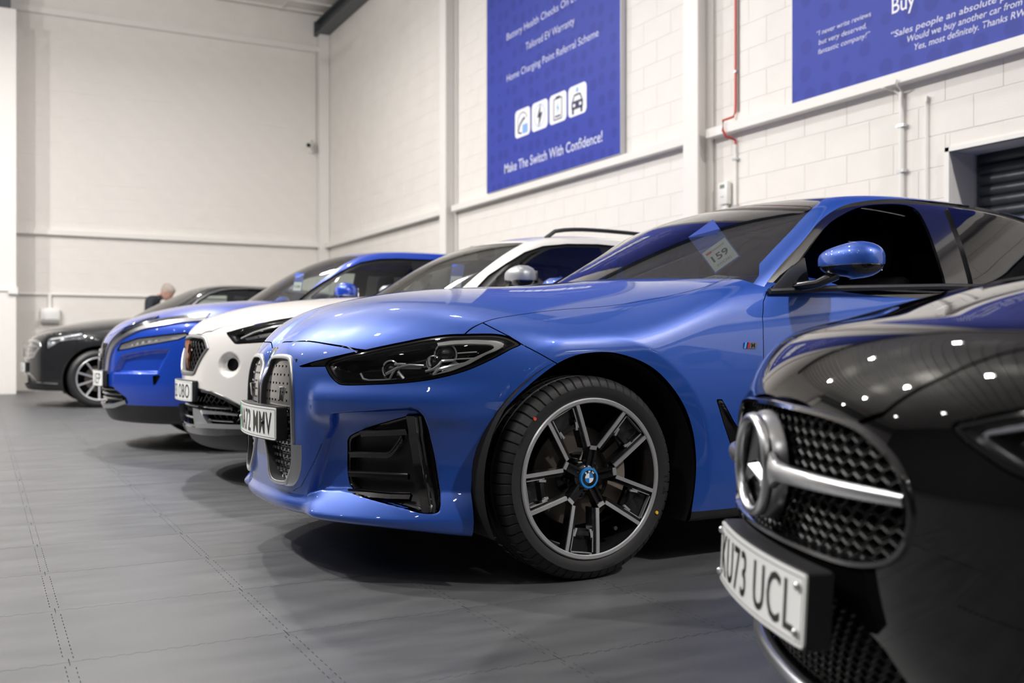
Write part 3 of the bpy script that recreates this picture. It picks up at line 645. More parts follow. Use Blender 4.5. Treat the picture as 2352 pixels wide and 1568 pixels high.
# walls: blockwork, each block a slightly rounded box standing 4 mm proud of the joint
def blockwork(wall, org, du, nrm, L, Hh, skip, score, bw=.45, bh=.225, limit=300):
    g = .0055; mb = MB(); p = .0035; e = .0025
    def block(mb, u0, u1, z0, z1):
        a = np.array(org); d = np.array(du); q = np.array(nrm)
        def P(u, w, z): return tuple(a + d*u + q*w + np.array([0, 0, z]))
        v = [P(u0, 0, z0), P(u1, 0, z0), P(u1, 0, z1), P(u0, 0, z1), P(u0, p-e, z0), P(u1, p-e, z0), P(u1, p-e, z1), P(u0, p-e, z1),
             P(u0+e, p, z0+e), P(u1-e, p, z0+e), P(u1-e, p, z1-e), P(u0+e, p, z1-e)]
        f = [(8, 9, 10, 11)] + [(i, (i+1) % 4, 4+(i+1) % 4, 4+i) for i in range(4)] + [(4+i, 4+(i+1) % 4, 8+(i+1) % 4, 8+i) for i in range(4)]
        mb.add(v, f)
    items = []
    for r in range(int(Hh/bh)+1):
        z0, z1 = r*bh + g/2, min((r+1)*bh, Hh) - g/2
        u = -(bw/2 if r % 2 else 0)
        while u < L:
            a, b = max(u, 0) + g/2, min(u + bw, L) - g/2; u += bw
            if b - a < .03 or z1 - z0 < .03: continue
            for (s0, s1, t0, t1) in skip:
                if a < s1 and b > s0 and z0 < t1 and z1 > t0:
                    if z0 >= t0 - .01 and z1 <= t1 + .2 and a < s0 < b: b = s0
                    elif z0 >= t0 - .01 and z1 <= t1 + .2 and a < s1 < b: a = s1
                    elif a >= s0 and b <= s1 and z0 < t1 < z1: z0b = t1; items.append((score((a+b)/2, z1), a, b, z0b, z1)); a = b
                    else: a = b
            if b - a > .03: items.append((score((a+b)/2, (z0+z1)/2), a, b, z0, z1))
    items.sort(); cache = {}; big = MB()
    for k, (s, a, b, z0, z1) in enumerate(items):
        if k < limit and s < 50:
            key = (round(b-a, 4), round(z1-z0, 4))
            if key not in cache:
                m1 = MB(); aa, m1o = org, None
                d = np.array(du); q = np.array(nrm); w, hh = b-a, z1-z0
                def P(u, wv, z): return tuple(d*u + q*wv + np.array([0, 0, z]))
                v = [P(0, 0, 0), P(w, 0, 0), P(w, 0, hh), P(0, 0, hh), P(0, p-e, 0), P(w, p-e, 0), P(w, p-e, hh), P(0, p-e, hh), P(e, p, e), P(w-e, p, e), P(w-e, p, hh-e), P(e, p, hh-e)]
                f = [(8, 9, 10, 11)] + [(i, (i+1) % 4, 4+(i+1) % 4, 4+i) for i in range(4)] + [(4+i, 4+(i+1) % 4, 8+(i+1) % 4, 8+i) for i in range(4)]
                mm = bpy.data.meshes.new('block'); mm.from_pydata(v, [], f)
                bm = bmesh.new(); bm.from_mesh(mm); bmesh.ops.recalc_face_normals(bm, faces=bm.faces); bm.to_mesh(mm); bm.free()
                mm.materials.append(m_white); cache[key] = mm
            link('block', cache[key], None, wall, tuple(np.array(org) + np.array(du)*a + np.array([0, 0, z0])))
        else: block(big, a, b, z0, z1)
    if big.v: big.build('more_blocks', m_white, wall)['kind'] = 'stuff'
DY0, DY1, DZ = 1.7, 4.69, 2.117
wr = MB().box((XW, DY1, 0), (XW+.3, YB+.3, ZC)).box((XW, -10, 0), (XW+.3, DY0, ZC)).box((XW, DY0, DZ), (XW+.3, DY1, ZC))
wall_right = struct(wr.build('wall_right', m_joint))
def sc_right(u, z):
    y = YB - u; d = XW*.4695 + y*.8829; l = XW*.8829 - y*.4695
    px = 1176 + 2287*l/d; py = 795 - 2287*(z-.763)/d if d > .1 else -999
    return (d if (-40 < px < 2400 and -60 < py < 720 and d > .3) else 99)
blockwork(wall_right, (XW, YB, 0), (0, -1, 0), (-1, 0, 0), YB - .2, ZC, [(YB-DY1, YB-DY0, 0, DZ)], sc_right)
wall_back = struct(MB().box((-12, YB, 0), (XW+.3, YB+.3, ZC)).build('wall_back', m_joint))
def sc_back(u, z):
    x = XW - u; d = x*.4695 + YB*.8829; l = x*.8829 - YB*.4695; px = 1176 + 2287*l/d; py = 795 - 2287*(z-.763)/d
    return (abs(z - 2.6) if (0 < px < 770 and -40 < py < 760) else 99)
blockwork(wall_back, (XW, YB, 0), (-1, 0, 0), (0, -1, 0), 9., ZC, [], sc_back)
m_far = mat('dark_masonry_paint', (.05, .05, .052), .7)
struct(MB().box((-12.3, -10, 0), (-12, YB, ZC)).build('wall_left', m_far))
struct(MB().box((-12, -10.3, 0), (XW, -10, ZC)).build('wall_front', m_far))
ceil = struct(MB().box((-12, -10, ZC), (XW, YB, ZC+.1)).build('ceiling', m_ceil))
rb = MB()
y = -9.8
while y < YB: rb.box((-12, y, ZC-.03), (XW, y+.05, ZC)); y += .5
x = -11.
while x < XW: rb.box((x, -10, ZC-.02), (x+.03, YB, ZC)); x += 1.6
rb.build('roof_sheet_rib', m_ceil, ceil)

# ledges, columns, beams
struct(MB().box((XW-.11, 13.01, 2.665), (XW, YB-.2, 2.745)).box((XW-.11, 7.42, 2.665), (XW, 12.81, 2.745)).box((XW-.11, -10, 2.665), (XW, 7.215, 2.745)).build('trim_1', m_steel))
struct(MB().box((-12, YB-.10, 2.68), (XW-.2, YB, 2.76)).build('trim_2', m_steel))
struct(MB().box((-12, YB-.10, 6.46), (XW-.2, YB, 6.56)).build('trim_3', m_steel))
def column(name, y0, y1, label):
    mb = MB(); d = .2; t = .016
    mb.box((XW-d, y0, 0), (XW-d+t, y1, ZC)); mb.box((XW-t-.012, y0, 0), (XW-.012, y1, ZC)); ym = (y0+y1)/2
    mb.box((XW-d+t, ym-.006, 0), (XW-t-.012, ym+.006, ZC))
    o = mb.build(name, m_steel); o['kind'] = 'structure'; return o
column('trim_4', 12.81, 13.01, ''); column('trim_5', 7.215, 7.425, '')
struct(MB().box((XW-.2, YB-.19, 0), (XW-.012, YB-.02, 6.79)).build('trim_6', m_steel))
struct(MB().box((-.12, 17.85, 0), (.476, YB, 6.17)).build('trim_7', m_steel))
struct(MB().box((-12, 17.86, 6.17), (.40, 18.25, 6.75)).build('trim_8', m_dark))
eb = MB().box((XW-.26, 0, 6.79), (XW-.02, YB-.02, 6.81)).box((XW-.26, 0, 7.03), (XW-.02, YB-.02, 7.05)).box((XW-.15, 0, 6.81), (XW-.13, YB-.02, 7.03)).box((XW-.27, YB-.04, 6.78), (XW-.02, YB-.02, 7.06))
struct(eb.build('trim_9', m_dark))
# roller door in its reveal
m_slat = mat('dark_roller_slat', (.028, .034, .042), .38, .3)
dr = struct(MB().box((XW+.28, DY0, 0), (XW+.30, DY1, DZ)).build('door_1', m_dark))
sl = None
for k in range(28):
    z0 = k*.0756
    prof = [(0, 0), (-.010, .006), (-.019, .022), (-.021, .038), (-.019, .054), (-.010, .068), (0, .0745)]
    if sl is None:
        mb = MB(); mb.prism(prof, lambda u, v, t: (u, t, v), DY0+.03, DY1-.03, smooth=True); sl = mb.build('slat', m_slat, dr, (XW+.27, 0, z0))
    else: link('slat', sl.data, None, dr, (XW+.27, 0, z0))
struct(MB().box((XW-.02, DY1-.004, 0), (XW+.02, DY1+.035, DZ+.03)).box((XW-.02, DY0-.03, DZ), (XW+.02, DY1+.03, DZ+.03)).build('trim_10', m_trim))

# lamps hung from the roof
m_lampbody = mat('lamp_body_white', (.7, .7, .7), .4, .2)
m_led = mat('lamp_diffuser', (1, 1, 1), .5, emit=(1, .955, .90), es=30)
for i, (x, y, k_) in enumerate(LAMPS):
    row_ = [q for q in LAMPS if (q[0] > 0) == (x > 0) and (q[0] < -4) == (x < -4)]; nth = sorted(row_, key=lambda q: -q[1]).index((x, y, k_))
    r = empty('ceiling_lamp', (x, y, LAMP_Z), 0, '%s LED lamp from the back wall over the %s' % (['first', 'second', 'third', 'fourth', 'fifth', 'sixth'][nth], 'parked cars' if x > 0 else 'open floor' if x > -4 else 'far side of the hall'), 'lamp', 'ceiling lamps')
    MB().box((-.19, -.19, -.03), (.19, .19, .05)).build('housing', m_lampbody, r, bevel=.012)
    MB().tube([(0, 0, .05), (0, 0, ZC - LAMP_Z)], .008, 6).build('hanger', m_lampbody, r)

# ---- things on the walls
m_plast = mat('white_plastic', (.80, .79, .77), .35)
m_pipe = mat('white_pipe', (.82, .80, .77), .4)
m_galv = mat('galvanised_clip', (.55, .56, .57), .35, .8)
m_red = mat('red_cable', (.55, .055, .035), .45)
m_blackp = mat('black_plastic', (.012, .012, .013), .45)
m_gblack = mat('gloss_black', (.006, .006, .007), .12, coat=1., coat_r=.03)
m_lcd = mat('grey_display', (.22, .24, .22), .3)
cx = XW - .012
b = empty('thermostat_box', (cx, 7.03, 2.14), 0, 'small white control box with grey display on the wall beside the second column', 'control box')
MB().box((-.055, -.062, -.10), (0, .062, .10)).build('case', m_plast, b, bevel=.006)
MB().box((-.0565, -.032, .045), (-.055, .032, .078)).build('display', m_lcd, b)
MB().box((-.0565, -.022, -.035), (-.055, .022, -.03)).build('slot', m_lcd, b)
MB().box((-.035, -.03, -.17), (0, .03, -.10)).build('cable_entry', m_plast, b, bevel=.004)
rc = empty('red_fire_cable', (cx, 6.90, 2.7), 0, 'red fire alarm cable running down the wall right of the second column', 'cable')
MB().tube([(-.012, 0, 4.4), (-.012, 0, .22), (-.012, .004, .15), (-.02, .02, .11), (-.125, .035, .07), (-.128, .035, -.02), (-.10, .025, -.07), (-.016, 0, -.10), (-.014, 0, -.14)], .011, 8).build('sheath', m_red, rc)
MB().box((-.006, -.03, .15), (0, -.016, 4.4)).build('backing_strip', mat('grey_strip', (.2, .2, .2), .5), rc)
for z in (.5, 1.2, 1.9, 2.6): MB().box((-.026, -.016, z), (0, .016, z+.02)).build('clip', m_galv, rc)
pc = empty('white_conduit', (cx, 6.90, 0), 0, 'thin white conduit below the red cable, dropping behind the blue car', 'conduit')
MB().tube([(-.014, 0, .2), (-.014, 0, 2.56)], .012, 8).build('pipe', m_pipe, pc)
for z in (1.3, 2.0, 2.42): MB().box((-.03, -.03, z), (0, .03, z+.02)).build('clip', m_galv, pc)
pc = empty('white_conduit', (cx, 5.08, 0), 0, 'thicker white conduit with a forked top under the ledge, left of the roller door', 'conduit')
MB().tube([(-.02, 0, .2), (-.02, 0, 2.62)], .017, 10).build('pipe', m_pipe, pc)
MB().tube([(-.02, 0, 2.55), (-.02, .02, 2.61), (-.03, .06, 2.64), (-.11, .10, 2.66)], .008, 8).tube([(-.02, 0, 2.55), (-.03, -.01, 2.62), (-.112, -.03, 2.665), (-.115, -.04, 2.69)], .008, 8).build('cable', m_pipe, pc)
for z in (1.1, 2.03, 2.36): MB().box((-.04, -.036, z), (0, .036, z+.022)).build('clip', m_galv, pc)
pc = empty('white_conduit', (cx, 4.87, 0), 0, 'thinnest white conduit, ending short of the ledge nearest the roller door', 'conduit')
MB().tube([(-.012, 0, .2), (-.012, 0, 2.52)], .009, 8).build('pipe', m_pipe, pc)
MB().box((-.022, -.012, 2.50), (0, .012, 2.54)).build('end_cap', m_pipe, pc)
bc = empty('wall_conduit', (0, YB-.012, 1.66), 0, 'horizontal white conduit along the back wall behind the dark car', 'conduit')
MB().tube([(-9, -.03, 0), (-.2, -.03, 0), (-.14, -1.06, 0), (.48, -1.06, 0), (.54, -.03, 0), (5.7, -.03, 0)], .022, 8).build('pipe', m_pipe, bc)
MB().box((.36, -1.10, -.06), (.50, -1.03, .05)).build('bracket', m_plast, bc)
hb = empty('air_heater', (1.02, YB-.012, 1.30), 0, 'small white wall heater box on the back wall left of the dark car', 'heater')
MB().prism([(-.14, 0), (-.14, -.10), (-.10, -.16), (.06, -.18), (.12, -.16), (.12, 0)], lambda u, v, t: (t, v, u), -.15, .15).build('case', m_plast, hb, bevel=.008)
MB().box((-.13, -.168, -.09), (.13, -.10, -.075)).build('outlet_slot', mat('grey_slot', (.3, .3, .3), .5), hb)
MB().tube([(0, -.03, .12), (0, -.03, .34)], .035, 10).build('riser_pipe', m_pipe, hb)
cc = empty('security_camera', (5.62, YB-.012, 4.56), 0, 'white security camera with black lens high on the back wall near the corner', 'camera')
MB().lathe([(.001, 0), (.06, 0), (.06, -.03), (.035, -.04), (.001, -.04)], 20).tube([(0, -.03, 0), (-.02, -.10, .03), (-.05, -.15, .06)], .018, 8).build('mount', m_plast, cc)
hd = MB().tube([(-.02, -.12, .12), (-.14, -.34, .03)], .048, 14).build('head', m_plast, cc, bevel=.004)
MB().tube([(-.135, -.33, .034), (-.146, -.352, .026)], .040, 14).build('lens', m_blackp, cc)
MB().box((-.06, -.20, .165), (.02, -.14, .175)).build('hood', m_plast, cc)
cp = empty('camera_conduit', (5.70, YB-.012, 4.56), 0, 'thin white conduit rising from the security camera to the upper ledge', 'conduit')
MB().tube([(0, -.015, 0), (0, -.015, 1.9)], .011, 8).build('pipe', m_pipe, cp)
MB().box((-.02, -.03, -.02), (.02, 0, .03)).build('junction', m_plast, cp)

# ---- printed boards
m_board = mat('blue_printed_board', (.06, .085, .42), .5, spec=.25)
def board_nodes():
    N, L, P = nodes(m_board)
    tc = N.new('ShaderNodeTexCoord'); v = N.new('ShaderNodeTexVoronoi'); v.inputs['Scale'].default_value = 5.0; v.inputs['Randomness'].default_value = .35
    L.new(tc.outputs['Object'], v.inputs['Vector'])
    r = N.new('ShaderNodeValToRGB'); r.color_ramp.elements[0].position = .30; r.color_ramp.elements[1].position = .36
    r.color_ramp.elements[0].color = (.028, .044, .30, 1); r.color_ramp.elements[1].color = (.036, .056, .36, 1)
    L.new(v.outputs['Distance'], r.inputs['Fac']); L.new(r.outputs['Color'], P.inputs['Base Color'])
board_nodes()
m_print = mat('pale_print', (.62, .64, .82), .5); m_printw = mat('white_print', (.85, .85, .87), .5); m_ink = mat('navy_print', (.02, .03, .09), .5); m_sky = mat('light_blue_print', (.22, .42, .78), .5)
m_alu = mat('board_edge', (.5, .5, .52), .4, .6)
def board(name, y_left, y_right, z0, z1, label):
    r = empty(name, (XW-.075, y_left, z0), 0, label, 'poster')
    w = y_left - y_right
    MB().box((0, -w, 0), (.06, 0, z1-z0)).build('panel', m_board, r)
    MB().box((-.002, -w-.006, -.006), (.062, -w, z1-z0)).box((-.002, 0, -.006), (.062, .006, z1-z0)).box((-.002, -w, -.006), (.062, 0, 0)).build('edge_strip', m_alu, r)
    return r
def put_text(r, txt, u, v, h, w=None, m=m_print, shear=0., bold=.0):
    """text on a board: u metres from its left edge, v above its foot, h cap height, w overall width"""
    me = text_mesh(txt, 1., .0, 'LEFT', bold=bold)
    def fn(a):
        x0, x1 = a[:, 0].min(), a[:, 0].max(); H = .70
        sc = h/H; kx = (w/(x1-x0)) if w else sc
        x = (a[:, 0]-x0)*kx + a[:, 1]*sc*shear
        return np.stack([np.full(len(a), -.0015), -(u + x), v + a[:, 1]*sc], 1)
    warp(me, fn)
    bm = bmesh.new(); bm.from_mesh(me); bm.normal_update()
    if sum(f.normal.x*f.calc_area() for f in bm.faces) > 0: bmesh.ops.reverse_faces(bm, faces=bm.faces)
    bm.to_mesh(me); bm.free()
    return link('lettering', me, m, r)
P1 = board('poster', 11.75, 8.64, 2.775, 6.75, 'tall blue poster with four white icons on the wall between the two columns')
P2 = board('poster', 6.144, 1.2, 2.755, 6.2, 'wide blue review poster at top right above the ledge and roller door')
put_text(P1, 'Battery Health Checks On Every', .563, 1.865, .088, 1.87)
put_text(P1, 'Tailored EV Warranty', 1.063, 1.61, .092, 1.135)
put_text(P1, 'Home Charging Point Referral Scheme', .563, 1.34, .088, 2.13)
put_text(P1, 'Make The Switch With Confidence!', .499, .188, .118, 2.27, bold=.012)
def flat(r, name, polys, m, d=-.0012, parent=None):
    """print on a board from (u, v) outlines"""
    mb = MB()
    for p in polys: mb.add([(d, -u, v) for u, v in p], [tuple(range(len(p)))])
    o = mb.build(name, m, parent or r, fix=False); return o
def rrect(u0, v0, u1, v1, rad, n=6):
    out = []
    for cx_, cy_, a in ((u1-rad, v1-rad, 0), (u0+rad, v1-rad, 90), (u0+rad, v0+rad, 180), (u1-rad, v0+rad, 270)):
        out += [(cx_ + rad*math.cos(math.radians(a + 90*k/n)), cy_ + rad*math.sin(math.radians(a + 90*k/n))) for k in range(n+1)]
    return out
def ringp(cu, cv, r0, r1, a0=0, a1=360, n=24):
    out = []
    for k in range(n):
        a, b = [math.radians(a0 + (a1-a0)*q/n) for q in (k, k+1)]
        out.append([(cu+r0*math.cos(a), cv+r0*math.sin(a)), (cu+r1*math.cos(a), cv+r1*math.sin(a)), (cu+r1*math.cos(b), cv+r1*math.sin(b)), (cu+r0*math.cos(b), cv+r0*math.sin(b))])
    return out
def strokes(pts, w):
    out = []
    for (a, b), (c, d) in zip(pts[:-1], pts[1:]):
        L = math.hypot(c-a, d-b); nx, ny = -(d-b)/L*w/2, (c-a)/L*w/2
        out.append([(a+nx, b+ny), (a-nx, b-ny), (c-nx, d-ny), (c+nx, d+ny)])
    return out
U = [.785, 1.212, 1.638, 2.064]
for k, u0 in enumerate(U):
    ic = flat(P1, 'icon_tile', [rrect(u0, .572, u0+.388, .915, .06)], m_printw)
    cu, cv = u0 + .194, .745
    if k == 0:
        flat(P1, 'icon_print', ringp(cu, cv, .118, .128, 20, 200) + strokes([(cu-.11, cv-.09), (cu-.07, cv-.02), (cu+.0, cv+.03), (cu+.06, cv+.05)], .03) + strokes([(cu-.11, cv-.06), (cu-.11, cv-.11), (cu-.02, cv-.13)], .02), m_ink, -.0026, ic)
        flat(P1, 'icon_panel', [rrect(cu+.0, cv-.14, cu+.13, cv-.03, .015)], m_sky, -.0028, ic)
    elif k == 1:
        flat(P1, 'icon_print', [[(cu+.03, cv+.15), (cu-.06, cv-.02), (cu-.01, cv-.02)], [(cu+.03, cv+.15), (cu-.01, cv-.02), (cu+.01, cv+.02)], [(cu-.03, cv-.15), (cu+.07, cv+.03), (cu+.01, cv+.03)], [(cu-.03, cv-.15), (cu+.01, cv+.03), (cu-.01, cv-.02)]], m_ink, -.0026, ic)
        flat(P1, 'icon_ring', ringp(cu, cv, .125, .133), m_sky, -.0024, ic)
    elif k == 2:
        flat(P1, 'icon_print', strokes([(cu-.09, cv-.13), (cu-.09, cv+.11), (cu+.09, cv+.11), (cu+.09, cv-.13), (cu-.09, cv-.13)], .014) + [rrect(cu-.05, cv+.11, cu+.05, cv+.135, .008), rrect(cu-.06, cv-.105, cu+.06, cv-.085, .005)], m_ink, -.0026, ic)
        flat(P1, 'icon_bolt', [[(cu+.012, cv+.07), (cu-.03, cv-.005), (cu, cv-.005)], [(cu-.012, cv-.07), (cu+.03, cv+.008), (cu, cv+.008)]], m_sky, -.0026, ic)
    else:
        flat(P1, 'icon_print', strokes([(cu-.10, cv-.01), (cu-.06, cv+.06), (cu+.06, cv+.06), (cu+.10, cv-.01)], .02) + [rrect(cu-.12, cv-.10, cu+.12, cv-.005, .02), rrect(cu-.11, cv-.15, cu-.07, cv-.09, .008), rrect(cu+.07, cv-.15, cu+.11, cv-.09, .008)], m_ink, -.0026, ic)
        flat(P1, 'icon_lamp', [rrect(cu-.09, cv-.07, cu-.04, cv-.035, .01), rrect(cu+.04, cv-.07, cu+.09, cv-.035, .01)], m_printw, -.0034, ic)
        flat(P1, 'icon_bolt', [[(cu+.0, cv+.15), (cu-.03, cv+.11), (cu+.0, cv+.08), (cu+.03, cv+.11)]], m_sky, -.0026, ic)
put_text(P2, '\u201cI never write reviews', .268, .480, .040, .552, shear=.2)
put_text(P2, 'but very deserved,', .293, .404, .040, .485, shear=.2)
put_text(P2, 'fantastic company!\u201d', .285, .331, .040, .522, shear=.2)
put_text(P2, 'Buy', 1.017, .437, .115, .205, m=m_printw, bold=.006)
put_text(P2, '\u201cSales people an absolute pleasure.', 1.002, .263, .046, 1.19, shear=.2, bold=.006)
put_text(P2, 'Would we buy another car from RW?', 1.144, .192, .046, 1.06, shear=.2, bold=.006)
put_text(P2, 'Yes, most definitely. Thanks RW!\u201d', 1.206, .120, .046, .91, shear=.2, bold=.006)
# ---------------------------------------------------------------- car builder
m_tyre = mat('tyre_rubber', (.013, .013, .014), .5)
m_tyre_wet = m_tyre
m_chrome = mat('chrome', (.80, .80, .80), .06, 1.)
m_satin = mat('satin_silver', (.56, .565, .58), .28, 1.)
m_mach = mat('machined_alloy', (.58, .585, .60), .38, .75)
m_wblack = mat('wheel_gloss_black', (.010, .010, .011), .18, coat=.8, coat_r=.05)
m_under = mat('underbody_black', (.004, .004, .004), .8)
m_disc = mat('brake_disc_steel', (.16, .14, .12), .4, .8)
m_lamp_in = mat('lamp_housing_black', (.012, .012, .013), .22, coat=.5)
m_lens = glass('lamp_lens', (.98, .98, .99), 1.32)
m_glass = glass('car_glass', (.74, .80, .77), 1.85)
m_glass_dk = glass('privacy_glass', (.05, .055, .055))
m_drl = mat('white_light_guide', (.92, .92, .90), .25, coat=.5)
m_prism = mat('clear_light_prism', (.80, .82, .83), .15, .35, coat=1.)
m_plate = mat('white_number_plate', (.80, .81, .80), .25)
m_char = mat('black_plate_letter', (.008, .008, .008), .35)
m_green = mat('green_plate_flash', (.02, .42, .16), .3)
m_int = mat('cabin_black_trim', (.010, .010, .011), .7)
m_seat = mat('black_seat_cloth', (.014, .014, .015), .75)
m_badge_b = mat('badge_blue', (.02, .22, .62), .25, coat=.5)
m_badge_w = mat('badge_white', (.8, .8, .82), .25, coat=.5)
m_red_b = mat('badge_red', (.65, .03, .03), .3)
m_copper = mat('copper_badge', (.62, .26, .14), .25, 1.)

def mirror(M):
    V, N, T = M; V2 = V.copy(); N2 = N.copy(); V2[:, 1] *= -1; N2[:, 1] *= -1
    return np.concatenate([V, V2]), np.concatenate([N, N2]), np.concatenate([T, T[:, ::-1] + len(V)])

m_trimblack = mat('satin_black_trim', (.004, .004, .0045), .38)
class Car:
    def __init__(s, S, loc, deg, feat, label, step, near=1.9, gap=.0016):
        s.S = S; s.F = feat; s.root = empty('car', loc, math.radians(deg), label, 'car'); s.gap = gap
        xd = (lambda x: step if x < near else .035) if near else None
        s.M = skin(S.body, S.xp, S.L - .6, .45, step, xdense=xd)
        s.step = step
        s.Cm = skin(S.cabin, 2.2, S.L - 1.4, S.zcab + .05, max(step*1.4, .012), el=(-20, 89.9))
    # coordinates of the body mesh
    def sz(s, M=None):
        V = (M or s.M)[0]; return s.S.unroll(V[:, 0], V[:, 1]), V[:, 2]
    def field(s, cs, poly, M=None, line=False):
        V = (M or s.M)[0]
        if cs == 'sz': p, q = s.sz(M)
        else: p, q = {'xy': (V[:, 0], V[:, 1]), 'xz': (V[:, 0], V[:, 2]), 'yz': (V[:, 1], V[:, 2])}[cs]
        return line_sd(p, q, poly) if line else poly_sd(p, q, poly)
    def take(s, d):
        """cut the field's negative side out of the body, leaving a shut-line gap"""
        a, _ = cut(s.M, d + s.gap); _, s.M = cut(s.M, d - s.gap); return a
    def dent(s, cs, poly, depth, width, side=None):
        V, N, T = s.M
        d = s.field(cs, poly); k = np.where(d < 0)[0]
        if side is not None: k = k[side(V[k])]
        def disp(P):
            M2 = (P, None, None)
            if cs == 'sz': u, w = s.S.unroll(P[:, 0], P[:, 1]), P[:, 2]
            else: u, w = {'xz': (P[:, 0], P[:, 2]), 'yz': (P[:, 1], P[:, 2]), 'xy': (P[:, 0], P[:, 1])}[cs]
            return depth*sstep(-poly_sd(u, w, poly)/width)
        f = lambda x, y, z: s.S.body(x, y, z) + disp(np.stack([x, y, z], 1))
        P = V[k]; P2 = P - N[k]*disp(P)[:, None]
        G = np.empty_like(P); e = 8e-4
        for i in range(3):
            dd = np.zeros(3); dd[i] = e
            A, B = P + dd, P - dd; G[:, i] = f(A[:, 0], A[:, 1], A[:, 2]) - f(B[:, 0], B[:, 1], B[:, 2])
        V = V.copy(); N = N.copy(); V[k] = P2; N[k] = G/np.maximum(np.linalg.norm(G, axis=1, keepdims=True), 1e-9)
        s.M = (V, N, T)
    # points on the skin
    def P(s, pts, depth=0., normal=False):
        pts = np.asarray(pts, float); S_, z = pts[:, 0], pts[:, 1]; R = .9; q = R*np.pi/2; xp = s.S.xp
        ph = np.clip(S_/R, 0, np.pi/2); O = np.stack([xp + np.maximum(S_ - q, 0), 0*z, z], 1)
        D = np.stack([-np.cos(ph), -np.sin(ph), 0*z], 1)
        X = O + D*shoot(s.S.body, O, D)[:, None]; N = grad(s.S.body, X)
        X = X - N*depth
        return (X, N) if normal else X
    def PY(s, pts, depth=0.):
        """front face points from (y, z)"""
        pts = np.asarray(pts, float); O = np.stack([np.full(len(pts), .8), pts[:, 0], pts[:, 1]], 1); D = np.tile([-1., 0, 0], (len(pts), 1))
        X = O + D*shoot(s.S.body, O, D, 1.5)[:, None]; X[:, 0] += depth; return X
    def PX(s, pts, cab=False):
        """top points from (x, y)"""
        pts = np.asarray(pts, float); O = np.stack([pts[:, 0], pts[:, 1], np.full(len(pts), .6 if not cab else s.S.zcab+.03)], 1); D = np.tile([0, 0, 1.], (len(pts), 1))
        return O + D*shoot(s.S.cabin if cab else s.S.body, O, D, 1.5)[:, None]
    # parts
    def both(s, name, M, m, parent=None):
        return link(name, tri_mesh(name, *[mirror(M)[i] for i in (0, 2, 1)]), m, parent or s.root)
    def pair(s, name, M, m, parent=None):
        me = tri_mesh(name, M[0], M[2], M[1]); a = link(name, me, m, parent or s.root)
        b = link(name, me, None, parent or s.root); b.scale = (1, -1, 1); return a, b
    def flip(s, o):
        """a mirrored twin of a part with its sub-parts"""
        c = o.copy(); COL.objects.link(c); c.scale = (1, -1, 1)
        for q in o.children:
            d = q.copy(); COL.objects.link(d); d.parent = c
        return c
    def sunk(s, M, depth, wall=True, curve=None):
        """the piece moved inwards, with a wall round its rim"""
        V, N, T = M; V2 = V - N*(depth if curve is None else curve(V)[:, None])
        out_v, out_t = [V2], [T]
        if wall:
            e = np.concatenate([T[:, [0, 1]], T[:, [1, 2]], T[:, [2, 0]]]); es = np.sort(e, 1); key = es[:, 0].astype(np.int64)*len(V) + es[:, 1]
            u, idx, cnt = np.unique(key, return_index=True, return_counts=True); b = e[idx[cnt == 1]]
            n = len(V); out_v.append(V)
            out_t += [np.stack([b[:, 1], b[:, 0], b[:, 0] + n], 1), np.stack([b[:, 1], b[:, 0] + n, b[:, 1] + n], 1)]
        return np.concatenate(out_v), np.concatenate(out_t)
    def solid(s, name, V, T, m, parent=None):
        me = tri_mesh(name, V, T); me.set_sharp_from_angle(angle=math.radians(35)); return link(name, me, m, parent or s.root)
    def ribbon(s, mb, A, B, depth, th, n=24, m=0):
        """a flat strip lying under the skin between two (s, z) lines"""
        def rs(p):
            p = np.asarray(p, float); L = np.r_[0, np.cumsum(np.linalg.norm(np.diff(p, axis=0), axis=1))]; t = np.linspace(0, L[-1], n)
            return np.stack([np.interp(t, L, p[:, 0]), np.interp(t, L, p[:, 1])], 1)
        A, B = rs(A), rs(B)
        a, b = s.P(A, depth), s.P(B, depth); c, d = s.P(B, depth+th), s.P(A, depth+th)
        mb.loft([list(map(tuple, r)) for r in (a, b, c, d, a)], m, closed=False, smooth=False)
    def rod(s, mb, pts, depth, r, n=6, m=0, flat=1.): return mb.tube([tuple(p) for p in s.P(pts, depth)], r, n, m, flat=flat)

def resample(p, n, closed=False):
    p = np.asarray(p, float)
    if closed: p = np.vstack([p, p[:1]])
    L = np.r_[0, np.cumsum(np.linalg.norm(np.diff(p, axis=0), axis=1))]; t = np.linspace(0, L[-1], n, endpoint=not closed)
    return np.stack([np.interp(t, L, p[:, k]) for k in range(p.shape[1])], 1)
def inset(poly, d):
    """polygon moved inwards by d (counter-clockwise or clockwise)"""
    P = np.asarray(poly, float); n = len(P); ar = .5*np.sum(P[:, 0]*np.roll(P[:, 1], -1) - np.roll(P[:, 0], -1)*P[:, 1]); sg = 1 if ar > 0 else -1
    out = []
    for i in range(n):
        a, b, c = P[i-1], P[i], P[(i+1) % n]; e1 = b-a; e2 = c-b
        n1 = np.array([-e1[1], e1[0]])*sg/max(np.linalg.norm(e1), 1e-9); n2 = np.array([-e2[1], e2[0]])*sg/max(np.linalg.norm(e2), 1e-9)
        k = n1 + n2; L = np.linalg.norm(k); k = k/max(L, 1e-6); out.append(b + k*d/max(.45, np.dot(k, n1)))
    return np.array(out)

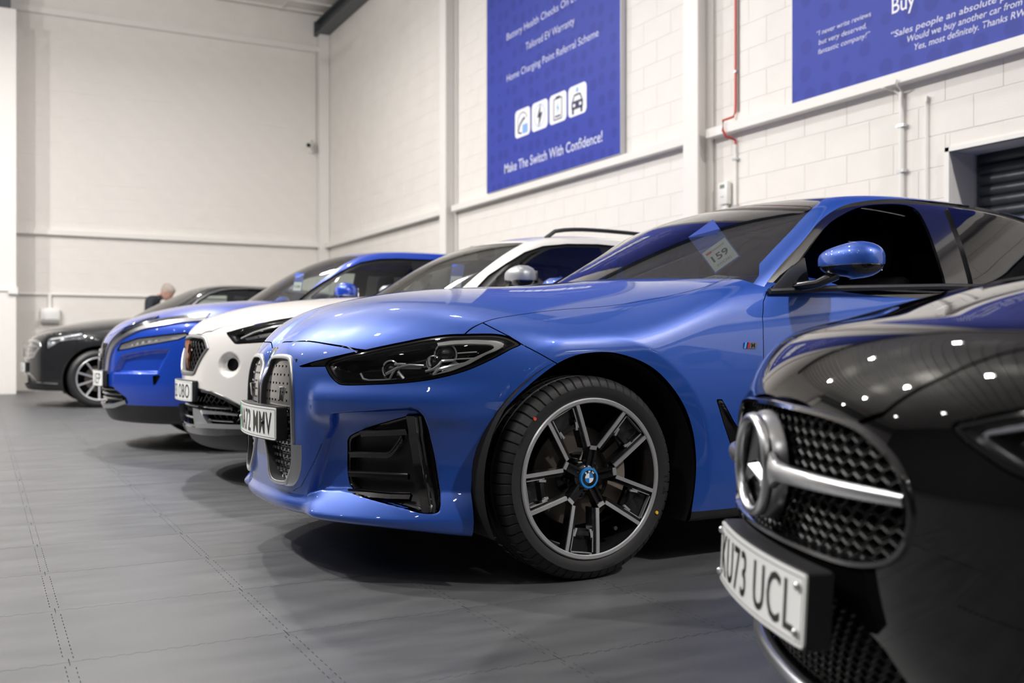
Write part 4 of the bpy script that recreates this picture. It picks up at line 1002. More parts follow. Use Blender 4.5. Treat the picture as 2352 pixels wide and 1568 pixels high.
def plate_font(me, w, h):
    n = len(me.vertices); a = np.zeros(n*3, np.float32); me.vertices.foreach_get('co', a); a = a.reshape(-1, 3)
    a[:, 0] = (a[:, 0]-a[:, 0].min())/np.ptp(a[:, 0])*w - w/2; a[:, 1] = (a[:, 1]-a[:, 1].min())/np.ptp(a[:, 1])*h - h/2
    me.vertices.foreach_set('co', a.ravel()); return me
def number_plate(parent, txt, xf, zc, w=.52, yo=0., h=.111, sag=.03, flash=False, tilt=0., holder=.03, screws=()):
    """a plate bent round the nose: xf(y) = sag*(y/.26)^2"""
    def X(u, v, t): return (xf + sag*(u/.26)**2 + tilt*v + t, u + yo, zc + v)
    def strip(mb, u0, v0, u1, v1, t0, t1, m=0, rad=.008):
        nn = 24; rings = []
        us = np.linspace(u0, u1, nn+1)
        def cut_(u):
            e = min(u-u0, u1-u); k = rad - math.sqrt(max(rad*rad - max(rad-e, 0)**2, 0)) if e < rad else 0
            return k
        us = sorted(set(list(us) + [u0+rad*.15, u0+rad*.5, u1-rad*.15, u1-rad*.5]))
        for u in us:
            k = cut_(u); rings.append([X(u, v0+k, t0), X(u, v1-k, t0), X(u, v1-k, t1), X(u, v0+k, t1)])
        mb.loft(rings, m, True, True, smooth=False)
    p = MB(); strip(p, -w/2, -h/2, w/2, h/2, 0, .004); o = p.build('number_plate', m_plate, parent)
    b = MB(); strip(b, -w/2-.001, -h/2-.004, w/2+.001, h/2+.004, .004, .004+holder); b.build('plate_holder', m_blackp, o)
    b = MB()
    for a in ((-w/2+.006, h/2-.007, w/2-.006, h/2-.006), (-w/2+.006, -h/2+.006, w/2-.006, -h/2+.007), (-w/2+.006, -h/2+.006, -w/2+.007, h/2-.006), (w/2-.007, -h/2+.006, w/2-.006, h/2-.006)):
        strip(b, *a, -.0006, .0005, rad=.0004)
    b.build('border_line', m_char, o)
    off = .02 if flash else 0.
    me = plate_font(text_mesh(txt, 1., .0, 'CENTER', bold=.004, space=1.12), w - (.10 if flash else .062), .079)
    # u runs to -y (towards the reader's right when seen from the front is +y for a nose at -x)
    def fn(a):
        q = np.empty_like(a); u = -a[:, 0] - off
        q[:, 0] = xf + sag*(u/.26)**2 + tilt*a[:, 1] - .0012; q[:, 1] = u + yo; q[:, 2] = zc + a[:, 1]; return q
    warp(me, fn)
    bm = bmesh.new(); bm.from_mesh(me); bm.normal_update()
    if sum(f.normal.x*f.calc_area() for f in bm.faces) > 0: bmesh.ops.reverse_faces(bm, faces=bm.faces)
    bm.to_mesh(me); bm.free(); link('lettering', me, m_char, o)
    if flash:
        b = MB(); strip(b, w/2-.045, -h/2+.001, w/2-.001, h/2-.001, -.0007, .001); b.build('green_flash', m_green, o)
    for (u, v, m) in screws:
        b = MB(); c = X(u, v, -.003); b.ball(c, .007, 10, 0, (.7, 1, 1)); b.build('screw_cap', m, o)
    return o

# ---- wheels
def tyre_mesh(R, rim, wdt, n=300, tread=True):
    """lathe profile (radius, depth inwards), outboard face at depth 0"""
    b = [(rim-.006, .022), (rim, .010), (rim+.012, .004), (rim+.03, .001), (rim+(R-rim)*.55, .0), (R-.028, .008), (R-.016, .016), (R-.008, .024)]
    t = [(R-.002, .034), (R, .050), (R, .068), (R-.009, .070), (R-.009, .078), (R, .080), (R, .108), (R-.009, .110), (R-.009, .118), (R, .120)]
    prof = b + t; half = [(r, wdt-h) for r, h in prof[::-1] if h < wdt/2]
    prof = [q for q in prof if q[1] <= wdt/2] + half
    mb = MB(); rings = []
    for k, (r, h) in enumerate(prof):
        ring = []
        for i in range(n):
            a = 2*PI*i/n; rr = r
            sh = 5 <= k <= 10 or len(prof)-11 <= k <= len(prof)-6
            if tread and sh and i % 9 == 0: rr = r - .006
            if tread and 14 <= k <= 15 and i % 9 == 4: rr = r - .004
            ring.append((rr*math.sin(a), h, rr*math.cos(a)))
        rings.append(ring)
    mb.loft(rings, 0, True, False, True)
    return mb
def disc_pt(r, a): return (r*math.sin(a), r*math.cos(a))
class Wheel: pass
def wheel_bmw(parent, c, R=.330):
    """five pairs of machined spokes, black pockets, disc brake behind; outboard face towards -y"""
    rim = .258
    root = MB()
    # barrel and lip: profile (radius, depth)
    root.lathe([(.262, .012), (.2625, .004), (.259, .000), (.249, .001), (.246, .005)], 120, m=1)
    root.lathe([(.246, .005), (.244, .02), (.236, .05), (.232, .10), (.232, .20), (.25, .215)], 120, m=0)
    w = root.build('wheel', [m_wblack, m_mach], parent, c, fix=False)
    w.data.set_sharp_from_angle(angle=math.radians(40))
    t = tyre_mesh(R, .258, .235, 540).build('tyre', m_tyre, w, fix=False); t.data.set_sharp_from_angle(angle=math.radians(30))
    yf = lambda r: .004 + .034*(1 - min(r/.25, 1))**1.3
    def fn(off): return lambda u, v, d: (u, yf(math.hypot(u, v)) + off + d, v)
    def strip(mb, a, b, w0, w1, d0, d1, m, seg=8):
        """bar along a->b, from w0 to w1 to its left, from depth d0 to d1 under the face"""
        a, b = np.array(a), np.array(b); e = (b-a)/np.linalg.norm(b-a); nn = np.array([-e[1], e[0]])
        rings = []
        for k in range(seg+1):
            p = a + (b-a)*k/seg; q0 = p + nn*w0; q1 = p + nn*w1
            y0 = yf(np.hypot(*q0)); y1 = yf(np.hypot(*q1))
            rings.append([(q0[0], y0+d0, q0[1]), (q1[0], y1+d0, q1[1]), (q1[0], y1+d1, q1[1]), (q0[0], y0+d1, q0[1])])
        mb.loft(rings, m, True, True, smooth=False)
    lead = None
    for k in range(5):
        th = math.radians(9)                                    # first window; the rest by rotation
        mb = MB(); half = math.radians(20.5)
        C1 = np.array(disc_pt(.248, th - half)); C2 = np.array(disc_pt(.248, th + half))
        ax = np.array([math.sin(th), math.cos(th)]); pr = np.array([math.cos(th), -math.sin(th)])
        A1 = ax*.106 - pr*.0125; A2 = ax*.106 + pr*.0125
        # machined faces round the window, black flanks beside them
        strip(mb, C1, A1, -.0005, -.0125, 0, .006, 1); strip(mb, C2, A2, .0005, .0125, 0, .006, 1)
        strip(mb, A1, A2, 0, -.013, 0, .006, 1, 3)
        strip(mb, C1, A1, -.0005, -.0150, .006, .042, 0); strip(mb, C2, A2, .0005, .0150, .006, .042, 0)
        strip(mb, C1*.985 + A1*.015, A1, -.0150, -.0245, .007, .045, 0); strip(mb, C2*.985 + A2*.015, A2, .0150, .0245, .007, .045, 0)
        strip(mb, A1, A2, 0, -.020, .006, .045, 0, 3)
        # thin bright line along the outer flank
        for Cc, Aa, sg in ((C1, A1, -1), (C2, A2, 1)):
            e = Aa - Cc; strip(mb, Cc + e*.03, Cc + e*.50, sg*.0222, sg*.0250, .0055, .010, 1)
        # two ridged arms to the hub
        for q in (-1, 1):
            strip(mb, ax*.092 + pr*.011*q, ax*.034 + pr*.011*q, -.0035, .0035, -.002, .03, 0)
        strip(mb, ax*.096, ax*.03, -.011, .011, .006, .04, 0)
        if lead is None: sp = mb.build('spoke', [m_wblack, m_mach], w); lead = sp
        else: sp = link('spoke', lead.data, None, w, rot=(0, math.radians(72*k), 0))
    lead2 = None
    for k in range(5):
        th = math.radians(45); mb = MB()
        ax = np.array([math.sin(th), math.cos(th)]); pr = np.array([math.cos(th), -math.sin(th)])
        def q(r, h): return ax*r + pr*h
        # tray floor and step between two spokes, with a bright outline at its outer edge
        poly = [q(.240, -.040), q(.243, -.02), q(.2445, 0), q(.243, .02), q(.240, .040), q(.200, .040), q(.165, .026), q(.165, -.026), q(.200, -.040)]
        mb.prism([tuple(p) for p in poly], fn(.024), 0, .012, 0)
        mb.prism([tuple(p) for p in (q(.186, -.036), q(.186, .036), q(.172, .026), q(.172, -.026))], fn(.010), 0, .02, 0)
        arc = [q(.2405, h) for h in np.linspace(-.040, .040, 9)]
        for a, b in zip(arc[:-1], arc[1:]): strip(mb, a, b, -.0013, .0013, .006, .020, 1, 1)
        for sg in (-1, 1):
            strip(mb, q(.168, sg*.030), q(.198, sg*.036), -.005, .005, .006, .03, 0, 2)
            strip(mb, q(.164, sg*.027), q(.190, sg*.034), -.0035, .0035, .0045, .012, 1, 2)
        if lead2 is None: sp = mb.build('pocket', [m_wblack, m_mach], w); lead2 = sp
        else: link('pocket', lead2.data, None, w, rot=(0, math.radians(72*k), 0))
    hb = MB().lathe([(.001, .030), (.036, .030), (.044, .036), (.050, .045), (.052, .09), (.08, .10), (.08, .12)], 40).build('hub', m_wblack, w)
    bl = None
    for k in range(5):
        a = math.radians(45 + 72*k); u, v = disc_pt(.060, a)
        if bl is None: bl = MB().lathe([(.001, -.006), (.006, -.006), (.0095, -.002), (.0095, .02)], 6).build('wheel_bolt', m_wblack, w, (u, .062, v))
        else: link('wheel_bolt', bl.data, None, w, (u, .062, v))
    cap = MB(); cap.lathe([(.001, .0235), (.0165, .0235), (.0165, .0245)], 40, m=0)
    cap.lathe([(.0165, .0230), (.027, .0230), (.027, .0245)], 40, m=2); cap.lathe([(.027, .022), (.0335, .022), (.035, .027), (.035, .032)], 40, m=1)
    for k in range(4):
        pts = [(0, .0226, 0)] + [(.0162*math.sin(a), .0226, .0162*math.cos(a)) for a in np.linspace(k*PI/2, (k+1)*PI/2, 9)]
        cap.add(pts, [tuple(range(10))], 3 if k % 2 else 1)
    cp = cap.build('centre_cap', [m_chrome, m_badge_b, m_gblack, m_badge_w], w)
    for ch, a in (('B', -38), ('M', 0), ('W', 38)):
        me = text_mesh(ch, .0105, 0, 'CENTER', bold=.0003); aa = math.radians(a)
        warp(me, lambda p, aa=aa: np.stack([(p[:, 0])*math.cos(aa) + (p[:, 1]+.0175)*math.sin(aa), np.full(len(p), .0222), -(p[:, 0])*math.sin(aa) + (p[:, 1]+.0175)*math.cos(aa)], 1))
        link('cap_letter', me, m_badge_w, w)
    MB().lathe([(.075, .105), (.165, .105), (.168, .110), (.165, .128), (.075, .128)], 64).build('brake_disc', m_disc, w)
    cal = MB().lathe([(.115, .085), (.178, .080), (.186, .10), (.186, .145), (.115, .145), (.115, .085)], 20, a0=math.radians(-38), a1=math.radians(38)); cal.build('brake_caliper', mat('caliper_grey', (.30, .26, .22), .45, .6), w)
    val = MB().tube([(0, 0, 0), (-.004, -.028, -.002)], .0055, 8).tube([(-.0042, -.026, -.002), (-.005, -.036, -.002)], .007, 8)
    u, v = disc_pt(.200, math.radians(148)); val.build('valve', m_chrome, w, (u, .055, v))
    for col, ang, rr in (('tyre_dot_red', -47, .296), ('tyre_dot_yellow', 117, .285)):
        u, v = disc_pt(rr, math.radians(ang)); mm = mat(col, (.60, .06, .03) if 'red' in col else (.75, .42, .01), .5)
        MB().lathe([(.0005, -.0016), (.0055, -.0016), (.006, .004)], 16).build('paint_dot', mm, w, (u, -.0002, v))
    def side_text(txt, ang, rr, h, sp):
        me = text_mesh(txt, h/.7, .0004, 'CENTER', space=sp); a0 = math.radians(ang)
        def f(p):
            a = a0 + p[:, 0]/rr; r = rr + p[:, 1]
            return np.stack([r*np.sin(a), -.0012 + 0*a + (r - .295)**2*2, r*np.cos(a)], 1)
        warp(me, f); link('sidewall_text', me, mat('sidewall_relief', (.03, .03, .03), .4), w)
    side_text('EV S6', 97, .287, .016, 1.2); side_text('245/40 R19', -62, .290, .008, 1.1); side_text('245/40 R19', 168, .290, .007, 1.1)
    return w
def wheel_multi(parent, c, R, rim, n=10, ns=120, wdt=.235, m_face=None, m_rim=None):
    m_face = m_face or m_mach
    root = MB(); root.lathe([(rim+.004, .012), (rim+.004, .003), (rim, .0), (rim-.012, .002), (rim-.014, .006)], 80, m=1)
    root.lathe([(rim-.014, .006), (rim-.022, .05), (rim-.026, .20)], 80, m=0)
    w = root.build('wheel', [m_wblack, m_face], parent, c, fix=False); w.data.set_sharp_from_angle(angle=math.radians(40))
    t = tyre_mesh(R, rim, wdt, ns, False).build('tyre', m_tyre, w, fix=False); t.data.set_sharp_from_angle(angle=math.radians(30))
    lead = None
    for k in range(n):
        mb = MB(); rr = np.linspace(.05, rim-.01, 7)
        rings = []
        for r in rr:
            hw = .0065 + .003*(r/rim); y = .004 + .03*(1-r/rim)
            rings.append([(-hw*1.5, y+.03, r), (-hw, y, r), (hw, y, r), (hw*1.5, y+.03, r)])
        mb.loft(rings, 0, True, True, False)
        if lead is None: lead = mb.build('spoke', m_face, w)
        else: link('spoke', lead.data, None, w, rot=(0, 2*PI*k/n, 0))
    MB().lathe([(.001, .02), (.033, .02), (.04, .03), (.07, .035), (.07, .1)], 32).build('hub', m_wblack, w)
    MB().lathe([(.07, .11), (.16, .11), (.16, .13)], 48).build('brake_disc', m_disc, w)
    return w
def copy_part(o, loc=None, sc=None):
    c = o.copy(); COL.objects.link(c)
    if loc is not None: c.location = loc
    if sc: c.scale = sc
    for q in o.children:
        d = q.copy(); COL.objects.link(d); d.parent = c
    return c
def wheels(w, c, xr):
    """the other three wheels of a car, copied from the near front one"""
    x, y, z = c
    copy_part(w, (x, -y, z), (1, -1, 1)); copy_part(w, (xr, y, z)); copy_part(w, (xr, -y, z), (1, -1, 1))
def arch_liner(car, cx, cz, R, y0=.90, y1=.42):
    mb = MB(); rings = []
    for y in (-y0, -y1):
        rings.append([(cx + R*math.cos(a), y, max(cz + R*math.sin(a), .16)) for a in np.linspace(-.45, PI+.45, 40)])
    mb.loft(rings, 0, False); mb.add(rings[1] + [(cx, -y1, .16)], [tuple(range(41))])
    o = mb.build('wheel_arch_liner', m_under, car.root); car.flip(o); return o

# ---- cabin furniture
def cabin_fit(car, x0, zd, y=.70, seat_x=(1.95, 2.85), head=1.25, wheel_side=-1):
    MB().box((x0, -y, .30), (3.9, y, .34)).box((x0, -y-.02, .30), (3.9, -y, .86)).box((x0, y, .30), (3.9, y+.02, .86)).box((x0, -y, .30), (x0+.02, y, zd-.08)).build('cabin_tub', m_int, car.root)
    d = MB(); prof = [(x0-.12, zd-.03), (x0+.10, zd+.0), (x0+.42, zd+.02), (x0+.52, zd-.02), (x0+.52, zd-.12), (x0+.40, zd-.30), (x0, zd-.30)]
    d.prism(prof, lambda u, v, t: (u, t, v), -y, y); d.build('dashboard', m_int, car.root, bevel=.02)
    for k, sx in enumerate(seat_x):
        for sy in ((-.37, .37) if k == 0 else (-.38, 0, .38)):
            b = MB(); w = .24 if k == 0 else .2
            b.prism([(sx, .42), (sx+.52, .40), (sx+.52, .52), (sx, .56)], lambda u, v, t: (u, sy+t, v), -w, w)
            b.prism([(sx+.46, .45), (sx+.60, .45), (sx+.78, head-.20), (sx+.68, head-.20)], lambda u, v, t: (u, sy+t, v), -w, w)
            st = b.build('seat', m_seat, car.root, bevel=.035)
            h = MB().prism([(sx+.69, head-.17), (sx+.78, head-.17), (sx+.80, head), (sx+.72, head)], lambda u, v, t: (u, sy+t, v), -.12, .12).build('headrest', m_seat, st, bevel=.03)
    s = MB(); cx_, cz_, cy_ = x0+.68, zd-.02, .37*wheel_side
    ring = [(cx_ + .07*math.cos(a)*.45, cy_ + .18*math.sin(a), cz_ + .17*math.cos(a)) for a in np.linspace(0, 2*PI, 28, endpoint=False)]
    s.tube(ring, .016, 8, closed=True); s.tube([(cx_, cy_, cz_), (cx_-.25, cy_, cz_-.08)], .03, 8); s.tube([(cx_, cy_-.17, cz_), (cx_-.03, cy_, cz_), (cx_, cy_+.17, cz_)], .018, 6)
    s.build('steering_wheel', m_blackp, car.root)
    MB().box((x0+.62, -.11, car.S.P0(x0+.75) - .12), (x0+.65, .11, car.S.P0(x0+.75) - .06)).build('inner_mirror', m_blackp, car.root, bevel=.01)

def door_mirror(car, c, m_top, size=(.105, .115, .062), stalk=None):
    """shell with a painted cap, black foot and a side repeater; c is the centre in the car frame"""
    def shell(z0, z1, k=1.):
        mb = MB(); n = 28; rings = []
        for j in range(13):
            t = z0 + (z1-z0)*j/12; rr = max(1 - abs(t)**2.6, 0)**(1/2.6)
            ring = []
            for i in range(n):
                a = 2*PI*i/n; cx_, sx = math.cos(a), math.sin(a); p = 2.7
                q = (abs(cx_)**p + abs(sx)**p)**(-1/p)
                u = cx_*q; v = sx*q
                tap = 1 - .18*(v < 0)*abs(v)
                ring.append((c[0] + size[0]*u*rr*k*tap + .02*v, c[1] + size[1]*v*rr*k, c[2] + size[2]*t*k*(1 - .12*v)))
            rings.append(ring)
        mb.loft(rings, 0, True, True); return mb
    o = shell(-.28, 1.).build('door_mirror', m_top, car.root)
    shell(-1., -.34, .985).build('lower_shell', m_gblack, o)
    shell(-.36, -.24, .95).build('repeater_strip', m_prism, o)
    st = stalk or (c[0]-.03, c[1]+.18, c[2]-.075)
    MB().tube([(c[0]-.02, c[1]+.06, c[2]-size[2]*.75), ((c[0]+st[0])/2-.02, (c[1]+st[1])/2, st[2]+.01), st], [.045, .034, .04], 10, flat=.5).build('stalk', m_gblack, o)
    MB().prism([(-.085, -.045), (.085, -.045), (.08, .045), (-.08, .045)], lambda u, v, t: (c[0]+size[0]*.80+t, c[1]+u*.75, c[2]+v*.8), 0, .006).build('mirror_glass', m_chrome, o)
    car.flip(o); return o
# ---------------------------------------------------------------- blue saloon in the middle
p_blue = paint('blue_metallic_paint', (.012, .075, .40), .35, .45, .12)
def build_bmw():
    F = FEAT['BMW']; S = BMW
    car = Car(S, (.90, 3.65, 0), 0, F, 'metallic blue saloon with open kidney grille and card 159 behind its windscreen', .0062); R = car.root
    m = p_blue
    # recesses first, then the openings
    car.dent('sz', F['pocket'], .026, .020, lambda V: V[:, 2] < .62)
    V = car.M[0]; x, y, z = V.T; a = np.abs(y)
    arch = [(.455, .05), (.457, .19), (.462, .32), (.483, .431), (.523, .522), (.599, .613), (.70, .692), (.79, .732), (.898, .745), (.989, .733), (1.085, .697), (1.16, .639), (1.224, .560), (1.265, .47), (1.283, .38), (1.285, .299), (1.277, .193), (1.27, .05)]
    arch = [(arch[0])] + [tuple(p) for p in smooth_poly(arch[1:-1], 5, False)] + [arch[-1]]
    d = np.where(a > .50, poly_sd(x, z, arch), 1.); _, car.M = cut(car.M, d)
    x, y, z = car.M[0].T; a = np.abs(y)
    d = np.where((a > .5) & (z < .8), np.hypot(x-3.73, z-.335) - .405, 1.); _, car.M = cut(car.M, d)
    # cabin well
    well = [(1.40, 0), (1.47, -.25), (1.62, -.50), (1.90, -.78), (2.1, -.832), (3.5, -.825), (3.9, -.72), (4.15, -.5), (4.2, 0), (4.2, .2), (1.40, .2)]
    x, y, z = car.M[0].T; d = np.where(z > .80, poly_sd(x, y, well), 1.); _, car.M = cut(car.M, d)
    # lamp
    lamp = smooth_poly(F['lamp'], 4); L = car.take(car.field('sz', lamp))
    d = car.field('sz', lamp, L); lens, bez = cut(L, d + .010)
    hv, ht = car.sunk(lens, .045, True, lambda V: .006 + .055*sstep((.010 - 0 + -poly_sd(*car.sz((V, 0, 0)), lamp) - .012)/.06))
    lampo = car.solid('headlamp', hv, ht, m_lamp_in)
    hb = car.sunk(bez, .004); car.solid('bezel', hb[0], hb[1], m_gblack, lampo)
    link('lens', tri_mesh('lens', lens[0], lens[2], lens[1]), m_lens, lampo)
    mb = MB(); car.ribbon(mb, F['drl_out'], F['drl_in'], .003, .012, 36); mb.build('light_guide', m_drl, lampo)
    mb = MB()
    for k, r in (('brk1', .0035), ('brk1b', .004), ('brk1c', .0045), ('brk1d', .0045), ('brk2', .004), ('brk2b', .0045), ('brk2c', .004), ('fin1', .002), ('fin2', .002), ('fin3', .002)): car.rod(mb, resample(F[k], 12), .012, r*1.2, 6)
    mb.build('light_prism', m_prism, lampo)
    mb = MB(); car.ribbon(mb, [(.586, .700), (.612, .706), (.655, .704)], [(.590, .694), (.615, .694), (.650, .694)], .020, .01, 8); car.ribbon(mb, [(.69, .690), (.715, .70), (.74, .722)], [(.705, .682), (.735, .698), (.752, .712)], .022, .01, 8); mb.build('bracket', m_satin, lampo)
    for k, rr in (('len1', .026), ('len2', .033), ('len3', .020)):
        Pc, Nc = car.P(F[k], .040, True); mb = MB(); mb.ball(Pc[0], rr, 18); mb.build('projector_lens', mat('projector_glass', (.02, .022, .026), .04, 0, coat=1.), lampo)
        mb = MB(); q = [tuple(Pc[0] + Nc[0]*.012 + rr*1.12*(np.array([Nc[0][1], -Nc[0][0], 0])*math.cos(t) + np.array([0, 0, 1])*math.sin(t))) for t in np.linspace(0, 2*PI, 24, endpoint=False)]
        mb.tube(q, .003, 6, closed=True).build('projector_ring', m_prism, lampo)
    car.flip(lampo)
    wg = car.take(car.field('sz', F['wedge'])); wv = car.sunk(wg, .010); wo = car.solid('lamp_shade_wedge', wv[0], wv[1], m_gblack); car.flip(wo)  # black inlay: the dark shade beside the lamp put into colour
    # lower side vent
    vent = smooth_poly(F['vent'], 3); L = car.take(car.field('sz', vent))
    d = car.field('sz', vent, L); core, rim = cut(L, d + .009)
    vv = car.sunk(core, .03); vo = car.solid('side_vent', vv[0], vv[1], m_blackp)
    hb = car.sunk(rim, .003); car.solid('vent_rim', hb[0], hb[1], m_gblack, vo)
    for k in ('slat1', 'slat2', 'slat3', 'slat4'):
        mb = MB(); p = resample(F[k], 14); car.rod(mb, p, .012, .0042, 8); car.ribbon(mb, p, p - np.array([0, .016]), .013, .02, 14); mb.build('vent_slat', m_gblack, vo)
    mb = MB(); p = resample(F['vpost'], 14); q = p + np.array([.040, 0]); q[:, 0] = np.minimum(q[:, 0], .698 - .0); car.ribbon(mb, p, q, .010, .02, 14); car.rod(mb, q - np.array([.012, 0]), .008, .006, 8); mb.build('vent_post', m_gblack, vo)
    Pc, Nc = car.P([(.588, .448)], .010, True); t = np.array([Nc[0][1], -Nc[0][0], 0])
    MB().tube([tuple(Pc[0] + .0075*(t*math.cos(u) + np.array([0, 0, 1])*math.sin(u))) for u in np.linspace(0, 2*PI, 16, endpoint=False)], .0008, 4, closed=True).build('vent_sensor', m_blackp, vo)
    car.flip(vo)
    # grille opening: both kidneys with frames
    kid = [(-.077, .729), (-.156, .736), (-.241, .732), (-.272, .714), (-.303, .658), (-.318, .58), (-.322, .48), (-.323, .41), (-.317, .345), (-.292, .300), (-.266, .287), (-.179, .285), (-.139, .302), (-.112, .338), (-.087, .387), (-.055, .440), (-.022, .50), (-.011, .56), (-.011, .60), (-.020, .645), (-.045, .690)]
    kid = [tuple(p) for p in smooth_poly(kid, 4)]
    x, y, z = car.M[0].T; d = np.where(x < .35, poly_sd(y, z, inset(kid, .004)), 1.); _, car.M = cut(car.M, d)
    kp = resample(kid, 110, True); zoff = lambda p: -.007 - .010*sstep((.40 - p[:, 1])/.12)
    def ring(dpt, ins): 
        q = inset(kp, ins); b = car.PY(q, 0.); b[:, 0] += zoff(q) + dpt; return [tuple(v) for v in b]
    g = MB(); g.loft([ring(.03, 0), ring(.006, 0), ring(.001, .002), ring(.0, .005), ring(.0, .012), ring(.003, .015)], 0)
    g.loft([ring(.003, .015), ring(.012, .0165), ring(.05, .019)], 1)
    go = g.build('grille_frame', [m_satin, mat('grille_frame_inner', (.045, .047, .05), .4)], R, fix=False); go.data.set_sharp_from_angle(angle=math.radians(50))
    # chin of the frame: bright skirt below and outside
    # insert: gloss panel above, open mesh below
    q = inset(kp, .016)
    def area(depth, z0, z1):
        ys = np.linspace(-.30, -.01, 30); zs = np.linspace(z0, z1, 16); YY, ZZ = np.meshgrid(ys, zs, indexing='ij')
        P_ = car.PY(np.stack([YY.ravel(), ZZ.ravel()], 1), depth); T = []
        for i in range(29):
            for j in range(15): b = i*16+j; T += [(b, b+16, b+17), (b, b+17, b+1)]
        Mm = (P_, np.tile([-1., 0, 0], (len(P_), 1)), np.array(T)); inn, _ = cut(Mm, poly_sd(P_[:, 1], P_[:, 2], q)); return inn
    A = area(.012, .555, .76); link('grille_panel', tri_mesh('grille_panel', A[0], A[2]), mat('grille_panel_gloss', (.30, .295, .285), .10, .75), go)
    A = area(.026, .28, .556); link('grille_back', tri_mesh('grille_back', A[0], A[2]), m_gblack, go)
    mb = MB(); mc = MB()
    for j, zz in enumerate(np.arange(.575, .735, .0295)):
        for i, yy in enumerate(np.arange(-.275, -.02, .033)):
            if poly_sd(np.array([yy]), np.array([zz]), q)[0] < -.009:
                P_ = car.PY([(yy, zz)], .0105)[0]; mb.box(P_ + [-.0006, -.0048, -.0036], P_ + [.003, .0048, .0036])
    mb.build('panel_dimple', m_gblack, go)
    mb = MB()
    for j, zz in enumerate(np.arange(.31, .555, .024)):
        for i, yy in enumerate(np.arange(-.285, -.01, .030)):
            y2 = yy + (.012 if j % 2 else 0)
            if poly_sd(np.array([y2]), np.array([zz]), q)[0] < -.008:
                P_ = car.PY([(y2, zz)], .018)[0]; mb.box(P_ + [-.004, -.006, -.0045], P_ + [.004, .006, .0045])
    mb.build('grille_stud', mat('grille_stud_silver', (.45, .45, .46), .3, .9), go)
    mb = MB()
    for zz in np.arange(.298, .555, .024):
        ys = [v for v in np.linspace(-.29, -.012, 24) if poly_sd(np.array([v]), np.array([zz]), q)[0] < -.001]
        if len(ys) > 1: mb.tube([tuple(v) for v in car.PY([(v, zz) for v in ys], .026)], .0035, 6)
    mb.build('grille_bar', m_gblack, go)
    b0 = car.PY([(-.205, .600)], .008)[0]
    MB().obox(b0, (.006, 0, 0), (0, .006, .0018), (0, -.008, .022)).build('badge_bar', m_chrome, go)
    b1 = car.PY([(-.195, .598)], .009)[0]; MB().obox(b1, (.004, 0, 0), (0, .005, .0018), (0, -.008, .022)).build('badge_bar', m_gblack, go)
    car.flip(go)
    MB().box((.045, -.30, .30), (.30, .30, .72)).build('radiator', m_under, R)
    # silver wings outside the frame foot
    wi = [(-.321, .430), (-.321, .372), (-.312, .330), (-.288, .297), (-.264, .285), (-.21, .281)]; wo_ = [(-.380, .431), (-.378, .391), (-.368, .346), (-.345, .310), (-.312, .285), (-.25, .274)]
    du = [(-.428, .440), (-.416, .412), (-.398, .368), (-.376, .327), (-.350, .292), (-.30, .270)]
    A_, B_, D_ = resample(wi, 20), resample(wo_, 20), resample(du, 20)
    a_, b_ = car.PY(A_, -.012), car.PY(B_, .008); c_ = car.PY(B_, .03)
    mb = MB(); mb.loft([[tuple(v) for v in r] for r in (a_, .5*(a_+b_) - [.005, 0, 0], b_, c_)], 0, closed=False); wo = mb.build('grille_wing', m_satin, R); car.flip(wo)
    mb = MB(); P_, Q_ = car.PY(B_, .012), car.PY(D_, -.0012)
    mb.loft([[tuple(v) for v in r] for r in (P_, Q_)], 0, closed=False); wo = mb.build('air_duct', m_under, R); car.flip(wo)
    # plate
    xc = float(car.PY([(0, .495)])[0][0])
    number_plate(R, 'NA72 MMV', xc - .040, .496, sag=.026, flash=True, holder=.036, screws=((-.155, .0, m_blackp), (.205, .0, m_plate)))
    # bonnet, bumper, wing, door
    bon = [(.040, .1), (.050, 0), (.058, -.084), (.069, -.216), (.1, -.358), (.142, -.476), (.194, -.578), (.29, -.70), (.411, -.775), (.48, -.785), (.545, -.782), (.675, -.757), (.8, -.733), (.926, -.722), (1.122, -.731), (1.279, -.752), (1.38, -.765), (1.45, -.763), (1.52, -.742), (1.60, -.70), (1.66, -.60), (1.6, .1)]
    bon = [bon[0]] + [tuple(p) for p in smooth_poly(bon[1:-1], 6, False)] + [bon[-1]]
    x, y, z = car.M[0].T; d = np.where(z > .70, poly_sd(x, y, bon), 1.); car.both('bonnet', car.take(d), m)
    B = car.take(car.field('sz', [(.80, .84), (.88, .795), (.915, .770), (.967, .739), (1.024, .703), (1.12, .60), (1.2, .3), (1.2, 0)], line=True)*-1.)
    low, B = cut(B, B[0][:, 2] - .160); car.both('front_bumper', B, m); car.both('bumper_lip', low, m_blackp)
    x, y, z = car.M[0].T
    DR = [(1.760, 1.2), (1.740, 1.0), (1.70, .985), (1.655, .960), (1.625, .925), (1.605, .87), (1.594, .80), (1.583, .70), (1.582, .5), (1.62, .30), (1.70, .245), (2.70, .245), (2.78, .40), (2.79, .8), (2.74, 1.2)]
    d = np.where(np.abs(y) > .6, poly_sd(x, z, DR), 1.); car.pair('door', car.take(d), m)
    x, y, z = car.M[0].T; DR2 = [(2.80, 1.2), (2.795, .8), (2.785, .40), (2.72, .245), (3.20, .245), (3.30, .45), (3.45, .66), (3.72, .80), (3.80, 1.2)]
    d = np.where((np.abs(y) > .6) & (z < 1.1), poly_sd(x, z, DR2), 1.); car.pair('rear_door', car.take(d), m)
    # breather behind the wheel
    br = car.take(car.field('sz', [(1.622, .577), (1.645, .577), (1.661, .556), (1.70, .500), (1.735, .462), (1.772, .36), (1.755, .325), (1.700, .40), (1.655, .495)]))
